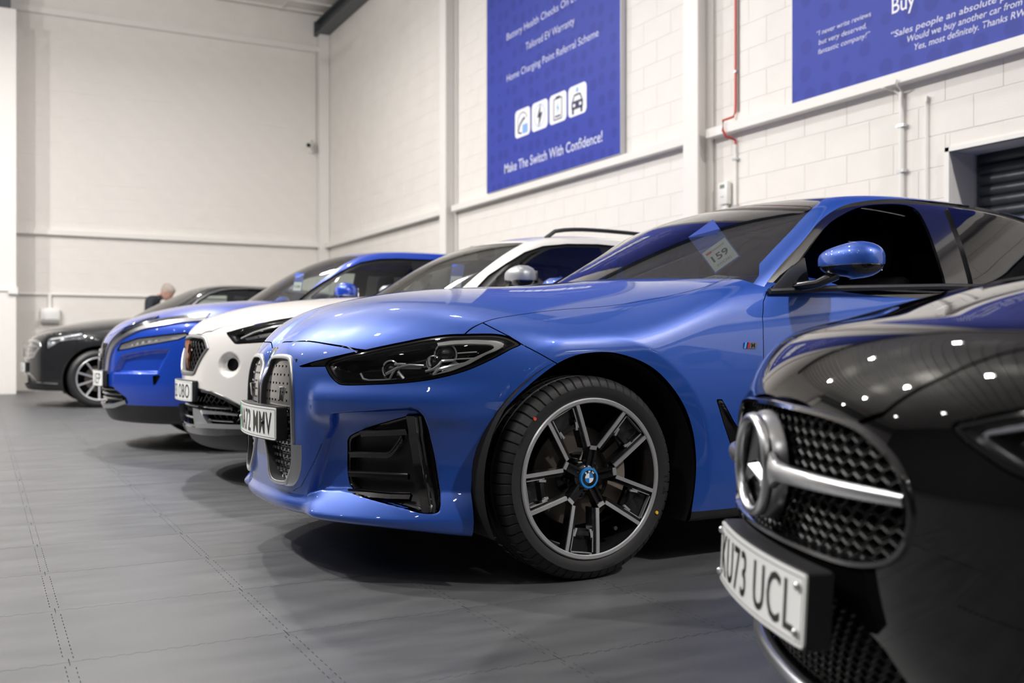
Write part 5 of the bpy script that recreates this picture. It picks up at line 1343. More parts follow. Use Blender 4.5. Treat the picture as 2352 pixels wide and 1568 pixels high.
    bv = car.sunk(br, .012); car.pair('side_breather', (bv[0], np.tile([0., -1, 0], (len(bv[0]), 1)), bv[1]), m_gblack)
    sill, car.M = cut(car.M, car.M[0][:, 2] - .188); car.both('sill_trim', sill, m_blackp)
    car.both('body_shell', car.M, m)
    arch_liner(car, .872, .335, .408); arch_liner(car, 3.73, .335, .408)
    # sensor button and side badge
    Pc, Nc = car.P([(.853, .549)], -.0004, True); t = np.array([Nc[0][1], -Nc[0][0], 0])
    so = MB().tube([tuple(Pc[0] + .010*(t*math.cos(u) + np.array([0, 0, 1])*math.sin(u))) for u in np.linspace(0, 2*PI, 20, endpoint=False)], .0007, 4, closed=True).build('parking_sensor', m_under, R); car.flip(so)
    mb = [MB(), MB(), MB(), MB()]
    p0 = car.P([(1.758, .766)], -.002)[0]
    def bq(b, u0, u1, sl=.006): b.prism([(u0, -.011), (u1, -.011), (u1+sl, .011), (u0+sl, .011)], lambda u, v, t: (p0[0]+u, p0[1]-t, p0[2]+v), 0, .003)
    bq(mb[0], 0, .008); bq(mb[1], .009, .015); bq(mb[2], .016, .022); bq(mb[3], .024, .056)
    bo = mb[3].build('side_badge', m_satin, R)
    for b, mm in zip(mb[:3], (mat('badge_light_blue', (.12, .35, .75), .3), mat('badge_navy', (.01, .03, .16), .3), m_red_b)): b.build('badge_stripe', mm, bo)
    me = text_mesh('M', .022, .0004, 'CENTER', bold=.0008); warp(me, lambda a: np.stack([p0[0] + .042 + a[:, 0]*1.1, p0[1] - .0036 + 0*a[:, 0], p0[2] - .008 + a[:, 1]], 1)); link('badge_letter', me, m_under, bo)
    car.flip(bo)
    # nose emblem
    P0_ = car.PX([(.045, 0)])[0]; N0 = grad(S.body, P0_[None])[0]; tx = np.array([N0[2], 0, -N0[0]]); ty = np.array([0, 1., 0])
    def disc(b, r0, r1, h0, h1, mi, a0=0, a1=2*PI, n=40):
        rings = []
        for r, h in ((r0, h1), (r1, h1), (r1, h0)): rings.append([tuple(P0_ + N0*h + r*(ty*math.cos(q_) + tx*math.sin(q_))) for q_ in np.linspace(a0, a1, n+1)])
        b.loft(rings, mi, False, False, False)
    e = MB(); disc(e, .026, .041, 0, .004, 0); disc(e, .0245, .0265, .0, .005, 1)
    for k in range(4): disc(e, .0005, .0245, 0, .0038, 2 if k % 2 else 3, k*PI/2, (k+1)*PI/2, 10)
    disc(e, .039, .041, 0, .0048, 1)
    e.build('emblem', [m_gblack, m_chrome, m_badge_b, m_badge_w], R, fix=False)
    # cabin
    C = car.Cm; V = C[0]; x, y, z = V.T; a = np.abs(y)
    ws = [(1.2, -.95), (1.66, -.80), (1.70, -.757), (1.775, -.737), (1.914, -.705), (2.06, -.662), (2.18, -.612), (2.255, -.560), (2.225, -.46), (2.165, -.28), (2.14, -.12), (2.135, .1), (1.2, .1)]
    g0, C = cut(C, poly_sd(C[0][:, 0], C[0][:, 1], ws)); car.both('windscreen', g0, m_glass)
    x, y, z = C[0].T
    dlo = F['dlo'][:9] + [(3.066, 1.402), (3.27, 1.384), (3.45, 1.350), (3.65, 1.290), (3.85, 1.20), (4.0, 1.10), (4.03, 1.03), (3.9, .90), (1.55, .88), (1.60, .945)]
    dlo = [tuple(p) for p in smooth_poly(dlo[:16], 5, False)] + dlo[16:]
    d = np.where(np.abs(y) > .40, poly_sd(x, z, dlo), 1.); D, C = cut(C, d)
    gl1 = [(1.72, .99)] + F['glass'][:-1] + [(2.640, 1.046), (2.630, .99)]; gl1 = [gl1[0]] + [tuple(p) for p in smooth_poly(gl1[1:-2], 5, False)] + gl1[-2:]
    gl2 = [(2.80, .99), (2.816, 1.056), (2.830, 1.166), (2.840, 1.285), (2.855, 1.375), (3.056, 1.372), (3.27, 1.350), (3.45, 1.315), (3.62, 1.262), (3.70, 1.18), (3.74, 1.06), (3.74, .99)]
    w1, D = cut(D, poly_sd(D[0][:, 0], D[0][:, 2], gl1))
    w2, D = cut(D, poly_sd(D[0][:, 0], D[0][:, 2], gl2))
    tv = car.sunk(D, .012); tr = car.solid('window_trim', tv[0], tv[1], m_gblack); car.flip(tr)
    car.pair('rear_side_window', w2, m_glass_dk)
    # far front window keeps its glass; the near one is wound down
    Vm = w1[0].copy(); Nm = w1[1].copy(); Vm[:, 1] *= -1; Nm[:, 1] *= -1; link('side_window', tri_mesh('side_window', Vm, w1[2][:, ::-1], Nm), m_glass_dk, R)
    rw = [(3.15, .1), (3.2, -.50), (3.5, -.56), (4.2, -.55), (4.35, .1)]
    x, y, z = C[0].T; d = np.where(z > 1.02, poly_sd(x, y, rw), 1.); g2, C = cut(C, d); car.both('rear_window', g2, m_glass_dk)
    rs = [(2.134, .1), (2.139, -.12), (2.164, -.28), (2.224, -.46), (2.32, -.535), (2.6, -.560), (3.1, -.560), (3.3, -.52), (3.3, .1)]
    x, y, z = C[0].T; d = np.where(z > 1.2, poly_sd(x, y, rs), 1.); rf, C = cut(C, d + .001); car.both('roof', rf, m); car.both('pillar', C, m)
    # belt strip and window seal
    mb = MB(); bx = np.linspace(1.66, 3.95, 30)
    bz = np.interp(bx, [1.66, 2.0, 2.6, 3.2, 3.95], [.966, .986, 1.010, 1.020, 1.040]); by = np.interp(bx, [1.66, 2.2, 3.2, 3.95], [-.855, -.868, -.862, -.80])
    mb.tube(list(zip(bx, by, bz)), .012, 8); bs = mb.build('belt_strip', m_blackp, R); car.flip(bs)
    door_mirror(car, (1.905, -1.020, 1.075), m, size=(.100, .140, .063), stalk=(1.80, -.83, .985))
    mb = MB().prism([(1.66, .965), (1.78, 1.055), (1.86, 1.10), (1.86, .975)], lambda u, v, t: (u, -.865 + .25*(v-.96) + t, v), 0, .012); tri = mb.build('mirror_sail', m_trimblack, R); car.flip(tri)
    cabin_fit(car, 1.62, .955, .74, head=1.27, wheel_side=1)
    w = wheel_bmw(R, (.849, -.921, .333), .333); wheels(w, (.849, -.921, .333), 3.73)
    MB().box((.55, -.70, .15), (4.3, .70, .22)).build('underbody', m_under, R)
    return car
CAR_B = build_bmw()
def hang_card(car, pos, num, up, label, size=(.105, .15), tiltdeg=-32, face=(-.75, -.62, .22), group=None):
    """a card hung just behind the windscreen, facing out over the nearside wing"""
    n = Vector(face).normalized(); u = Vector((-n.y, n.x, 0)).normalized()
    if u.x < 0: u = -u
    v = n.cross(u).normalized(); t = math.radians(tiltdeg); u2 = u*math.cos(t) + v*math.sin(t); v2 = v*math.cos(t) - u*math.sin(t); P_ = Vector(pos)
    mt = Matrix(((u2.x, v2.x, n.x, P_.x), (u2.y, v2.y, n.y, P_.y), (u2.z, v2.z, n.z, P_.z), (0, 0, 0, 1)))
    W_ = car.root.matrix_basis @ mt
    r = empty('price_card', (0, 0, 0), 0, label, 'card', group); r.matrix_basis = W_
    w, h = size
    MB().box((-w/2, -h/2, -.001), (w/2, h/2, .001)).build('sleeve', m_cardblue, r)
    c = MB().box((-w/2+.005, -h/2+.005, .001), (w/2-.005, -h/2+.005+w*.82, .0018)).build('card', m_card, r)
    me = plate_font(text_mesh(num, 1., 0, 'CENTER', bold=.02), w*.62, w*.24); warp(me, lambda a: np.stack([a[:, 0], a[:, 1] - h/2 + w*.45, 0*a[:, 0] + .0024], 1)); link('lettering', me, m_cardink, r)
    if up:
        me = plate_font(text_mesh('RWCARS', 1., 0, 'CENTER'), w*.55, w*.09); warp(me, lambda a: np.stack([a[:, 0], a[:, 1] - h/2 + w*.18, 0*a[:, 0] + .0024], 1)); link('small_lettering', me, mat('grey_print', (.2, .22, .26), .5), r)
        MB().box((-w*.38, -h/2+w*.68, .0018), (-w*.16, -h/2+w*.76, .0022)).build('red_mark', m_red_b, r)
        MB().box((-w*.14, -h/2+w*.69, .0018), (w*.34, -h/2+w*.75, .0022)).build('grey_mark', mat('light_grey_print', (.5, .5, .52), .5), r)
    return r
m_card = mat('white_card', (.80, .81, .80), .5); m_cardblue = mat('blue_card_sleeve', (.04, .10, .52), .35); m_cardink = mat('black_card_ink', (.015, .02, .02), .5)
hang_card(CAR_B, TAGS['BMW'], '159', True, 'tilted blue and white card numbered 159 behind the saloon windscreen', (.125, .205), 36)
# ---------------------------------------------------------------- shared steps for the other cars
def std_cabin(car, m, pillar, dlo_top, belt, dlo_tail, panes, roof_edge, x_base, glass_m, trim=None, ws_base=None):
    """windscreen, side windows, rear window, roof and pillars out of the cabin skin; belt = z under the side windows"""
    S = car.S; C = car.Cm; trim = trim or m_trimblack
    ws = [(.6, -.95), (pillar[0][0]-.06, pillar[0][1]-.05)] + list(pillar) + [tuple(p) for p in roof_edge] + [(.6, .1)]
    g0, C = cut(C, poly_sd(C[0][:, 0], C[0][:, 1], ws)); car.both('windscreen', g0, glass_m)
    x, y, z = C[0].T
    dlo = list(dlo_top) + list(dlo_tail)
    d = np.where(np.abs(y) > .38, poly_sd(x, z, dlo), 1.); D, C = cut(C, d)
    for k, (nm, mm, poly) in enumerate(panes):
        if not len(D[0]): break
        w_, D = cut(D, poly_sd(D[0][:, 0], D[0][:, 2], poly))
        if len(w_[2]) and mm is not None: car.pair(nm, w_, mm)
    tv = car.sunk(D, .012); tr = car.solid('window_trim', tv[0], tv[1], trim); car.flip(tr)
    L = S.L; rw = [(L-1.25, .1), (L-1.2, -.50), (L-.9, -.54), (L-.45, -.54), (L-.40, .1)]
    x, y, z = C[0].T; g2, C = cut(C, np.where((z > belt+.08), poly_sd(x, y, rw), 1.)); car.both('rear_window', g2, m_glass_dk)
    car.both('roof', C, m)
def well_cut(car, base, y1, tail):
    w = [(base[0], 0), (base[0]+.04, -.25), (base[0]+.14, -.48), (base[1], -y1+.03), (base[1]+.5, -y1), (tail-.6, -y1), (tail-.2, -.6), (tail, 0), (tail, .2), (base[0], .2)]
    x, y, z = car.M[0].T; _, car.M = cut(car.M, np.where(z > car.S.zcab, poly_sd(x, y, w), 1.))
def arches(car, xf, xr, zc, R):
    for cx in (xf, xr):
        x, y, z = car.M[0].T; _, car.M = cut(car.M, np.where((np.abs(y) > .5) & (z < zc + R + .05), np.hypot(x-cx, z-zc) - R, 1.))
        arch_liner(car, cx, zc, R + .003)
def lamp_cut(car, poly, rim=.008, deep=.05, name='headlamp', housing=None):
    L = car.take(car.field('sz', poly)); d = car.field('sz', poly, L); lens, bez = cut(L, d + rim)
    hv, ht = car.sunk(lens, deep, True, lambda V: .006 + deep*sstep((-poly_sd(*car.sz((V, 0, 0)), poly) - rim)/.05))
    o = car.solid(name, hv, ht, housing or m_lamp_in); hb = car.sunk(bez, .003); car.solid('bezel', hb[0], hb[1], m_gblack, o)
    link('lens', tri_mesh('lens', lens[0], lens[2], lens[1]), m_lens, o); return o
def front_hole(car, poly, xmax=.4):
    x, y, z = car.M[0].T; _, car.M = cut(car.M, np.where(x < xmax, poly_sd(y, z, poly), 1.))
def frame_ring(car, poly, name, m, out=.012, prof=((.04, 0), (.0, 0), (-.008, .004), (-.008, .016), (.0, .020), (.04, .022)), n=100):
    kp = resample(poly, n, True); g = MB(); rings = []
    for dp, ins in prof:
        q = inset(kp, ins); rings.append([tuple(v) for v in car.PY(q, dp)])
    g.loft(rings, 0); o = g.build(name, m, car.root, fix=False); o.data.set_sharp_from_angle(angle=math.radians(50)); return o
def front_patch(car, poly, depth, ny=60, nz=24):
    p = np.array(poly); ys = np.linspace(p[:, 0].min(), p[:, 0].max(), ny); zs = np.linspace(p[:, 1].min(), p[:, 1].max(), nz)
    YY, ZZ = np.meshgrid(ys, zs, indexing='ij'); P_ = car.PY(np.stack([YY.ravel(), ZZ.ravel()], 1), depth); T = []
    for i in range(ny-1):
        for j in range(nz-1): b = i*nz+j; T += [(b, b+nz, b+nz+1), (b, b+nz+1, b+1)]
    inn, _ = cut((P_, np.tile([-1., 0, 0], (len(P_), 1)), np.array(T)), poly_sd(P_[:, 1], P_[:, 2], poly)); return inn
def mesh_insert(car, name, poly, depth, pitch, row, wall, thick, m, parent, hexa=True, skip=None, tilt=0.):
    """honeycomb or diamond mesh following the front face: each cell a ring of bars with depth"""
    p = np.array(poly); pts = []; cells = []
    rows = np.arange(p[:, 1].min(), p[:, 1].max() + row, row)
    for j, zz in enumerate(rows):
        for yy in np.arange(p[:, 0].min() - pitch, p[:, 0].max() + pitch, pitch):
            cells.append((yy + (pitch/2 if j % 2 else 0), zz))
    cells = np.array(cells); d = poly_sd(cells[:, 0], cells[:, 1], poly); cells = cells[d < row*.25]
    if hexa: shp = np.array([(-.5, .17), (-.5, -.17), (0, -.55), (.5, -.17), (.5, .17), (0, .55)])*[pitch, row*1.2]
    else: shp = np.array([(-.5, 0), (0, -.96), (.5, 0), (0, .96)])*[pitch, row]
    k = len(shp); O = (cells[:, None, :] + shp[None]*.995); I = (cells[:, None, :] + shp[None]*(1-wall))
    X0 = car.PY(O.reshape(-1, 2), depth); X1 = car.PY(I.reshape(-1, 2), depth); n = len(cells)
    Xr = X1.copy(); Xr[:, 0] += thick*.35; X2 = X1.copy(); X2[:, 0] += thick
    X0[:, 0] += thick*.10; V = np.concatenate([X0, X1, X2]); N_ = n*k; q = []
    for i in range(k):
        a = np.arange(n)*k + i; b = np.arange(n)*k + (i+1) % k
        q.append(np.stack([a, b, b+N_], 1)); q.append(np.stack([a, b+N_, a+N_], 1)); q.append(np.stack([a+N_, b+N_, b+2*N_], 1)); q.append(np.stack([a+N_, b+2*N_, a+2*N_], 1))
    T = np.concatenate(q); o = link(name, tri_mesh(name, V, T, None, smooth=False), m, parent); o['kind'] = 'stuff'; return o

def bumper(car, m):
    zl = {FORM: .318, QASH: .335, SUV: .30, MERC: .05}[car.S]
    lo, up = cut(*(lambda B: (B, B[0][:, 2] - zl))(car.take(car.sz()[0] - .86)))
    car.both('front_bumper', up, m)
    if len(lo[2]): car.both('bumper_underside', lo, m_blackp)
p_white = paint('white_car_paint', (.80, .775, .745), 0, .3)
p_blue2 = paint('bright_blue_paint', (.006, .055, .46), .25, .3, .08)
p_grey = paint('graphite_car_paint', (.016, .017, .019), .3, .35, .08, .1)
p_black = paint('black_car_paint', (.003, .003, .0035), .0, .3, 0., 0.)

def build_form():
    F = FEAT['FORM']; S = FORM; m = p_white
    car = Car(S, (1.04, 5.97, 0), 0, F, 'white crossover with hexagonal mesh grille and copper emblem, third car from the right', .009); R = car.root
    arches(car, .87, 3.55, .345, .40); well_cut(car, (1.16, 1.50), .80, 4.0)
    low = [(0, .535), (-.16, .535), (-.235, .534), (-.40, .522), (-.52, .490), (-.66, .43), (-.70, .38), (-.60, .325), (-.42, .315), (-.30, .31), (0, .30)]
    # dents: round pod for the fog lamp, crease beside the grille
    fy, fz = .430, .664; pod = [(fy + .072*math.cos(a), fz + .072*math.sin(a)) for a in np.linspace(0, 2*PI, 24, endpoint=False)]
    car.dent('sz', pod, .028, .035)
    lo = lamp_cut(car, F['lamp'])
    mb = MB(); A_ = np.array([(.48, .812), (.545, .846), (.62, .872), (.70, .893), (.76, .902)]); car.ribbon(mb, A_, A_ - [0, .008], .008, .01, 24); car.ribbon(mb, [(.765, .902), (.735, .862), (.71, .832)], [(.752, .900), (.724, .862), (.70, .835)], .008, .01, 10); mb.build('light_guide', m_drl, lo)
    for q in ((.50, .800), (.57, .815), (.64, .830)):
        Pc, Nc = car.P([q], .035, True); MB().ball(Pc[0], .024, 14).build('projector_lens', mat('projector_glass', (.02, .022, .026), .04, 0, coat=1.), lo)
    mb = MB(); car.ribbon(mb, [(.50, .808), (.58, .828), (.66, .845)], [(.515, .797), (.59, .812), (.665, .828)], .012, .01, 8); car.ribbon(mb, [(.66, .80), (.70, .83), (.73, .87)], [(.675, .79), (.715, .825), (.745, .87)], .012, .01, 8); car.ribbon(mb, [(.52, .80), (.60, .82), (.66, .815)], [(.53, .785), (.61, .795), (.655, .792)], .02, .01, 8); mb.build('reflector', m_satin, lo); car.flip(lo)
    fo = car.take(poly_sd(*car.sz(), [(fy + .034*math.cos(a), fz + .034*math.sin(a)) for a in np.linspace(0, 2*PI, 20, endpoint=False)]))
    fv = car.sunk(fo, .02); fp = car.solid('fog_lamp', fv[0], fv[1], m_gblack); fl = car.sunk(fo, .004, False); car.solid('fog_glass', fl[0], fl[1], m_lens, fp); car.flip(fp)
    gr = [(0, .836), (-.24, .826), (-.295, .815), (-.358, .752), (-.205, .608), (-.165, .598), (0, .596)]; gr = gr + [(-y, z) for y, z in gr[-2:0:-1]]
    front_hole(car, inset(gr, .006)); fr = frame_ring(car, gr, 'grille_frame', mat('grey_grille_frame', (.20, .20, .205), .35, .6), prof=((.04, 0), (.0, 0), (-.006, .004), (-.006, .018), (.0, .022), (.04, .024)))
    q = inset(gr, .020); A = front_patch(car, q, .05); link('grille_back', tri_mesh('grille_back', A[0], A[2]), m_under, fr)
    mesh_insert(car, 'grille_mesh', q, .018, .062, .024, .16, .022, m_gblack, fr, hexa=False)
    # copper tribal emblem
    e = MB(); c0 = car.PY([(0, .722)], -.004)[0]
    for sg in (-1, 1):
        e.prism([(0, -.085), (sg*.012, -.05), (sg*.014, .0), (sg*.05, .055), (sg*.040, .075), (sg*.004, .02)][::sg], lambda u, v, t: (c0[0]+t, u, c0[2]+v), 0, .012)
        e.prism([(sg*.02, .01), (sg*.05, -.005), (sg*.022, -.03)][::sg], lambda u, v, t: (c0[0]+t, u, c0[2]+v), 0, .01)
    e.build('emblem', m_copper, fr)
    lw = low + [(-y, z) for y, z in low[-2:0:-1]]; front_hole(car, inset(lw, .004), .55)
    fr2 = frame_ring(car, inset(lw, .0), 'lower_grille_frame', m_gblack, prof=((.04, 0), (.0, 0), (-.006, .004), (-.004, .018), (.03, .022)))
    A = front_patch(car, inset(lw, .01), .07); link('lower_grille_back', tri_mesh('lower_grille_back', A[0], A[2]), m_under, fr2)
    mesh_insert(car, 'lower_grille_mesh', inset(lw, .016), .03, .05, .022, .2, .02, m_gblack, fr2, hexa=False)
    for zz in (.36, .43):
        mb = MB(); ys = np.linspace(-.55, .55, 30); mb.tube([tuple(v) for v in car.PY([(v, zz) for v in ys], .012)], .008, 8); mb.build('lower_grille_bar', m_gblack, fr2)
    # silver skid with a dark pocket, one each side
    mb = MB(); A_, B_ = resample([(-.245, .42), (-.31, .412), (-.50, .408), (-.60, .40)], 24), resample([(-.245, .395), (-.31, .390), (-.50, .395), (-.60, .392)], 24)
    def slab(mb, A_, B_, dp, th):
        a, b = car.PY(A_, dp), car.PY(B_, dp); mb.loft([[tuple(v) for v in r] for r in (a, b, b + [th, 0, 0], a + [th, 0, 0], a)], 0, closed=False, smooth=False)
    slab(mb, A_, B_, -.012, .03); slab(mb, resample([(-.22, .42), (-.215, .315)], 8), resample([(-.31, .412), (-.385, .335)], 8), -.016, .03); slab(mb, resample([(-.215, .338), (-.62, .345)], 24), resample([(-.215, .308), (-.62, .322)], 24), -.014, .03)
    sk = mb.build('skid_trim', m_satin, R); car.flip(sk)
    bl = MB(); A_, B_ = resample([(-.70, .335), (-.4, .312), (0, .305)], 30), resample([(-.70, .30), (-.4, .272), (0, .265)], 30); slab(bl, A_, B_, -.012, .05); sp = bl.build('bumper_lip', m_gblack, R); car.flip(sp)
    # bonnet and doors
    bon = [(.02, .1), (.03, 0), (.045, -.20), (.08, -.33), (.16, -.48), (.25, -.62), (.40, -.75), (.60, -.775), (.9, -.745), (1.2, -.735), (1.35, -.72), (1.42, -.64), (1.42, .1)]
    x, y, z = car.M[0].T; car.both('bonnet', car.take(np.where(z > .80, poly_sd(x, y, bon), 1.)), m)
    x, y, z = car.M[0].T; d = np.where(np.abs(y) > .55, poly_sd(x, z, [(1.56, 1.3), (1.50, 1.05), (1.42, .9), (1.40, .4), (1.5, .30), (2.5, .30), (2.56, .5), (2.55, 1.3)]), 1.); car.pair('door', car.take(d), m)
    bumper(car, m); sill, car.M = cut(car.M, car.M[0][:, 2] - .318); car.both('sill_trim', sill, m_blackp); car.both('body_shell', car.M, m)
    number_plate(R, 'NH23 OBO', float(car.PY([(0, .52)])[0][0]) - .045, .512, sag=.03, holder=.03)
    re = [(1.90, -.59), (1.905, -.58), (1.87, -.40), (1.85, -.2), (1.845, .1)]
    pil = [(1.387, -.70), (1.43, -.672), (1.547, -.645), (1.663, -.632), (1.764, -.622), (1.85, -.610)]
    top = [(1.44, 1.05)] + F['dlo'] + [(2.9, 1.390), (3.3, 1.350), (3.7, 1.26), (3.95, 1.15), (3.9, .95), (1.40, .95)]
    std_cabin(car, m, pil, top[:9], 1.08, top[9:], [('side_window', glass('tinted_glass', (.22, .27, .29)), [(1.60, 1.07), (1.62, 1.165), (1.72, 1.235), (1.85, 1.31), (1.98, 1.352), (2.16, 1.376), (2.39, 1.384), (2.42, 1.07)]), ('rear_side_window', m_glass_dk, [(2.52, 1.07), (2.52, 1.38), (2.9, 1.365), (3.3, 1.325), (3.6, 1.25), (3.7, 1.07)])], re, 1.2, m_glass)
    rl = MB(); ry = [(x_, -.60 - .02*math.sin(PI*(x_-2.05)/1.5)) for x_ in np.linspace(2.05, 3.6, 24)]
    P_ = [car.PX([(a, b)], True)[0] for a, b in ry]; hs = [.002 + .048*math.sin(PI*min(1, max(0, (i/23)))**.6)**.5 if 0 < i < 23 else -.004 for i in range(24)]
    rl.tube([tuple(p + np.array([0, 0, h_])) for p, h_ in zip(P_, hs)], .013, 8).build('roof_rail', m_blackp, R)
    ro = [q_ for q_ in R.children if q_.name.startswith('roof_rail')][0]; car.flip(ro)
    door_mirror(car, (1.66, -1.00, 1.155), mat('silver_mirror_cap', (.36, .37, .39), .42, .5), size=(.09, .12, .062), stalk=(1.58, -.84, 1.07))
    cabin_fit(car, 1.30, 1.02, .74, head=1.33, wheel_side=1, seat_x=(1.75, 2.65))
    w = wheel_multi(R, (.87, -.918, .345), .345, .245, 10, 90, m_face=m_satin); wheels(w, (.87, -.918, .345), 3.55)
    MB().box((.5, -.70, .19), (4.0, .70, .26)).build('underbody', m_under, R)
    hang_card(car, TAGS['FORM'], '106', False, 'white card numbered 106 behind the white crossover windscreen', size=(.085, .15), tiltdeg=-3)
    return car
def build_qash():
    F = FEAT['QASH']; S = QASH; m = p_blue2
    car = Car(S, (.80, 8.2, 0), 0, F, 'bright blue crossover with chrome V grille, between the white and the dark car', .011); R = car.root
    arches(car, .87, 3.53, .345, .40); well_cut(car, (1.12, 1.40), .80, 4.0)
    car.dent('sz', [(.24, .555), (.645, .558), (.725, .75), (.60, .745), (.447, .722), (.33, .70)], .030, .035)
    lamp = [(.285, .727), (.315, .785), (.38, .800), (.474, .824), (.625, .841), (.80, .862), (.83, .845), (.76, .808), (.633, .781), (.514, .761), (.391, .739)]
    lo = lamp_cut(car, lamp, housing=mat('lamp_housing_grey', (.55, .55, .56), .3, .3)); mb = MB()
    for a in np.linspace(.40, .74, 8): car.ribbon(mb, [(a, .755 + (a-.4)*.2), (a+.022, .76 + (a-.4)*.2)], [(a, .79 + (a-.4)*.16), (a+.022, .795 + (a-.4)*.16)], .018, .02, 3)
    mb.build('led_block', m_drl, lo); car.flip(lo)
    # chrome V sweeping from the grille up over the lamps
    ch = [(.192, .560), (.197, .600), (.203, .664), (.228, .739), (.274, .794), (.354, .842), (.477, .889), (.60, .915), (.763, .942), (.90, .955)]
    c1 = np.array([tuple(p) for p in smooth_poly(ch, 5, False)]); mb = MB(); n_ = np.gradient(c1, axis=0); n_ /= np.linalg.norm(n_, axis=1, keepdims=True); n2 = np.stack([-n_[:, 1], n_[:, 0]], 1)
    car.ribbon(mb, c1 + n2*.014, c1 - n2*.012, -.012, .02, 60); v1 = mb.build('chrome_v', m_satin, R)
    mb = MB(); car.ribbon(mb, c1 + n2*.050, c1 + n2*.016, -.005, .012, 60); mb.build('chrome_v_black', m_gblack, v1)
    mb = MB(); c2 = resample(c1[:34] + n2[:34]*.066, 40); car.ribbon(mb, c2 + [.0, .008], c2 - [.0, .008], -.010, .014, 40); mb.build('chrome_v_inner', m_chrome, v1); car.flip(v1)
    gr = [(0, .79), (-.17, .785), (-.20, .74), (-.165, .62), (-.14, .59), (0, .585)]; gr = gr + [(-y, z) for y, z in gr[-2:0:-1]]
    front_hole(car, gr); A = front_patch(car, inset(gr, -.004), .03); fr = link('grille', tri_mesh('grille', A[0], A[2]), m_gblack, R)
    mesh_insert(car, 'grille_mesh', gr, .012, .05, .02, .25, .015, m_gblack, fr, hexa=False)
    b = MB(); P_ = car.PY([(0, .70)], -.01)[0]; b.lathe([(.03, -.006), (.046, -.006), (.046, .006), (.03, .006), (.03, -.006)], 32, tuple(P_), 'x'); b.box(P_ + [-.008, -.058, -.010], P_ + [.006, .058, .010]); b.build('emblem', m_chrome, R)
    lw = [(0, .475), (-.19, .478), (-.32, .465), (-.48, .385), (-.46, .355), (-.30, .34), (0, .33)]; lw = lw + [(-y, z) for y, z in lw[-2:0:-1]]
    front_hole(car, lw); A = front_patch(car, inset(lw, -.004), .04); fr = link('lower_grille', tri_mesh('lower_grille', A[0], A[2]), m_under, R)
    for zz in (.375, .41, .445):
        mb = MB(); mb.tube([tuple(v) for v in car.PY([(v, zz) for v in np.linspace(-.40, .40, 24)], .02)], .008, 6); mb.build('lower_grille_bar', m_gblack, fr)
    mb = MB(); A_, B_ = resample([(-.47, .37), (-.30, .335), (-.1, .325), (.0, .325)], 24), resample([(-.47, .345), (-.30, .305), (-.1, .295), (0, .295)], 24)
    a, b_ = car.PY(A_, -.014), car.PY(B_, -.012); mb.loft([[tuple(v) for v in r] for r in (a, b_, b_ + [.03, 0, 0], a + [.03, 0, 0], a)], 0, closed=False, smooth=False); sk = mb.build('skid_trim', m_satin, R); car.flip(sk)
    it = car.take(car.field('sz', [(.607, .552), (.650, .556), (.655, .545), (.624, .488), (.612, .484)])); iv = car.sunk(it, .02); io = car.solid('bumper_slot', iv[0], iv[1], m_gblack); car.flip(io)
    bon = [(.03, .1), (.04, 0), (.06, -.16), (.11, -.30), (.2, -.48), (.30, -.62), (.45, -.75), (.7, -.765), (1.0, -.75), (1.2, -.73), (1.3, -.64), (1.3, .1)]
    x, y, z = car.M[0].T; car.both('bonnet', car.take(np.where(z > .84, poly_sd(x, y, bon), 1.)), m)
    x, y, z = car.M[0].T; d = np.where(np.abs(y) > .55, poly_sd(x, z, [(1.50, 1.3), (1.45, 1.1), (1.40, .9), (1.38, .4), (1.5, .34), (2.5, .34), (2.56, .5), (2.55, 1.3)]), 1.); car.pair('door', car.take(d), m)
    bumper(car, m); sz_ = car.sz(); sill, car.M = cut(car.M, car.M[0][:, 2] - (.325 + .02*sstep((sz_[0]-1.4)/.5))); car.both('sill_trim', sill, m_blackp); car.both('body_shell', car.M, m)
    number_plate(R, 'NL22 XEP', float(car.PY([(0, .53)])[0][0]) - .05, .525, sag=.035, holder=.03)
    re = [(1.86, -.57), (1.84, -.40), (1.81, -.2), (1.80, .1)]
    pil = [(1.296, -.70), (1.38, -.665), (1.515, -.645), (1.648, -.637), (1.767, -.625), (1.84, -.605)]
    top = [(1.26, 1.06)] + F['dlo'] + [(2.9, 1.465), (3.3, 1.43), (3.7, 1.34), (3.95, 1.22), (3.9, .98), (1.22, .98)]
    gl = [(1.44, 1.11)] + F['glass'][:-2] + [(2.262, 1.30), (2.24, 1.11)]
    std_cabin(car, m, pil, top[:9], 1.12, top[9:], [('side_window', m_glass, gl), ('rear_side_window', m_glass_dk, [(2.40, 1.11), (2.40, 1.43), (2.9, 1.42), (3.3, 1.39), (3.5, 1.32), (3.55, 1.11)])], re, 1.15, m_glass)
    door_mirror(car, (1.62, -.985, 1.165), m, size=(.09, .125, .072), stalk=(1.52, -.84, 1.10))
    cabin_fit(car, 1.25, 1.06, .74, head=1.40, wheel_side=1, seat_x=(1.70, 2.55))
    w = wheel_multi(R, (.87, -.912, .345), .345, .245, 10, 90); wheels(w, (.87, -.912, .345), 3.53)
    MB().box((.5, -.70, .20), (4.0, .70, .27)).build('underbody', m_under, R)
    hang_card(car, TAGS['QASH'], '128', False, 'small white card behind the windscreen of the bright blue crossover', size=(.085, .15), tiltdeg=-3)
    return car
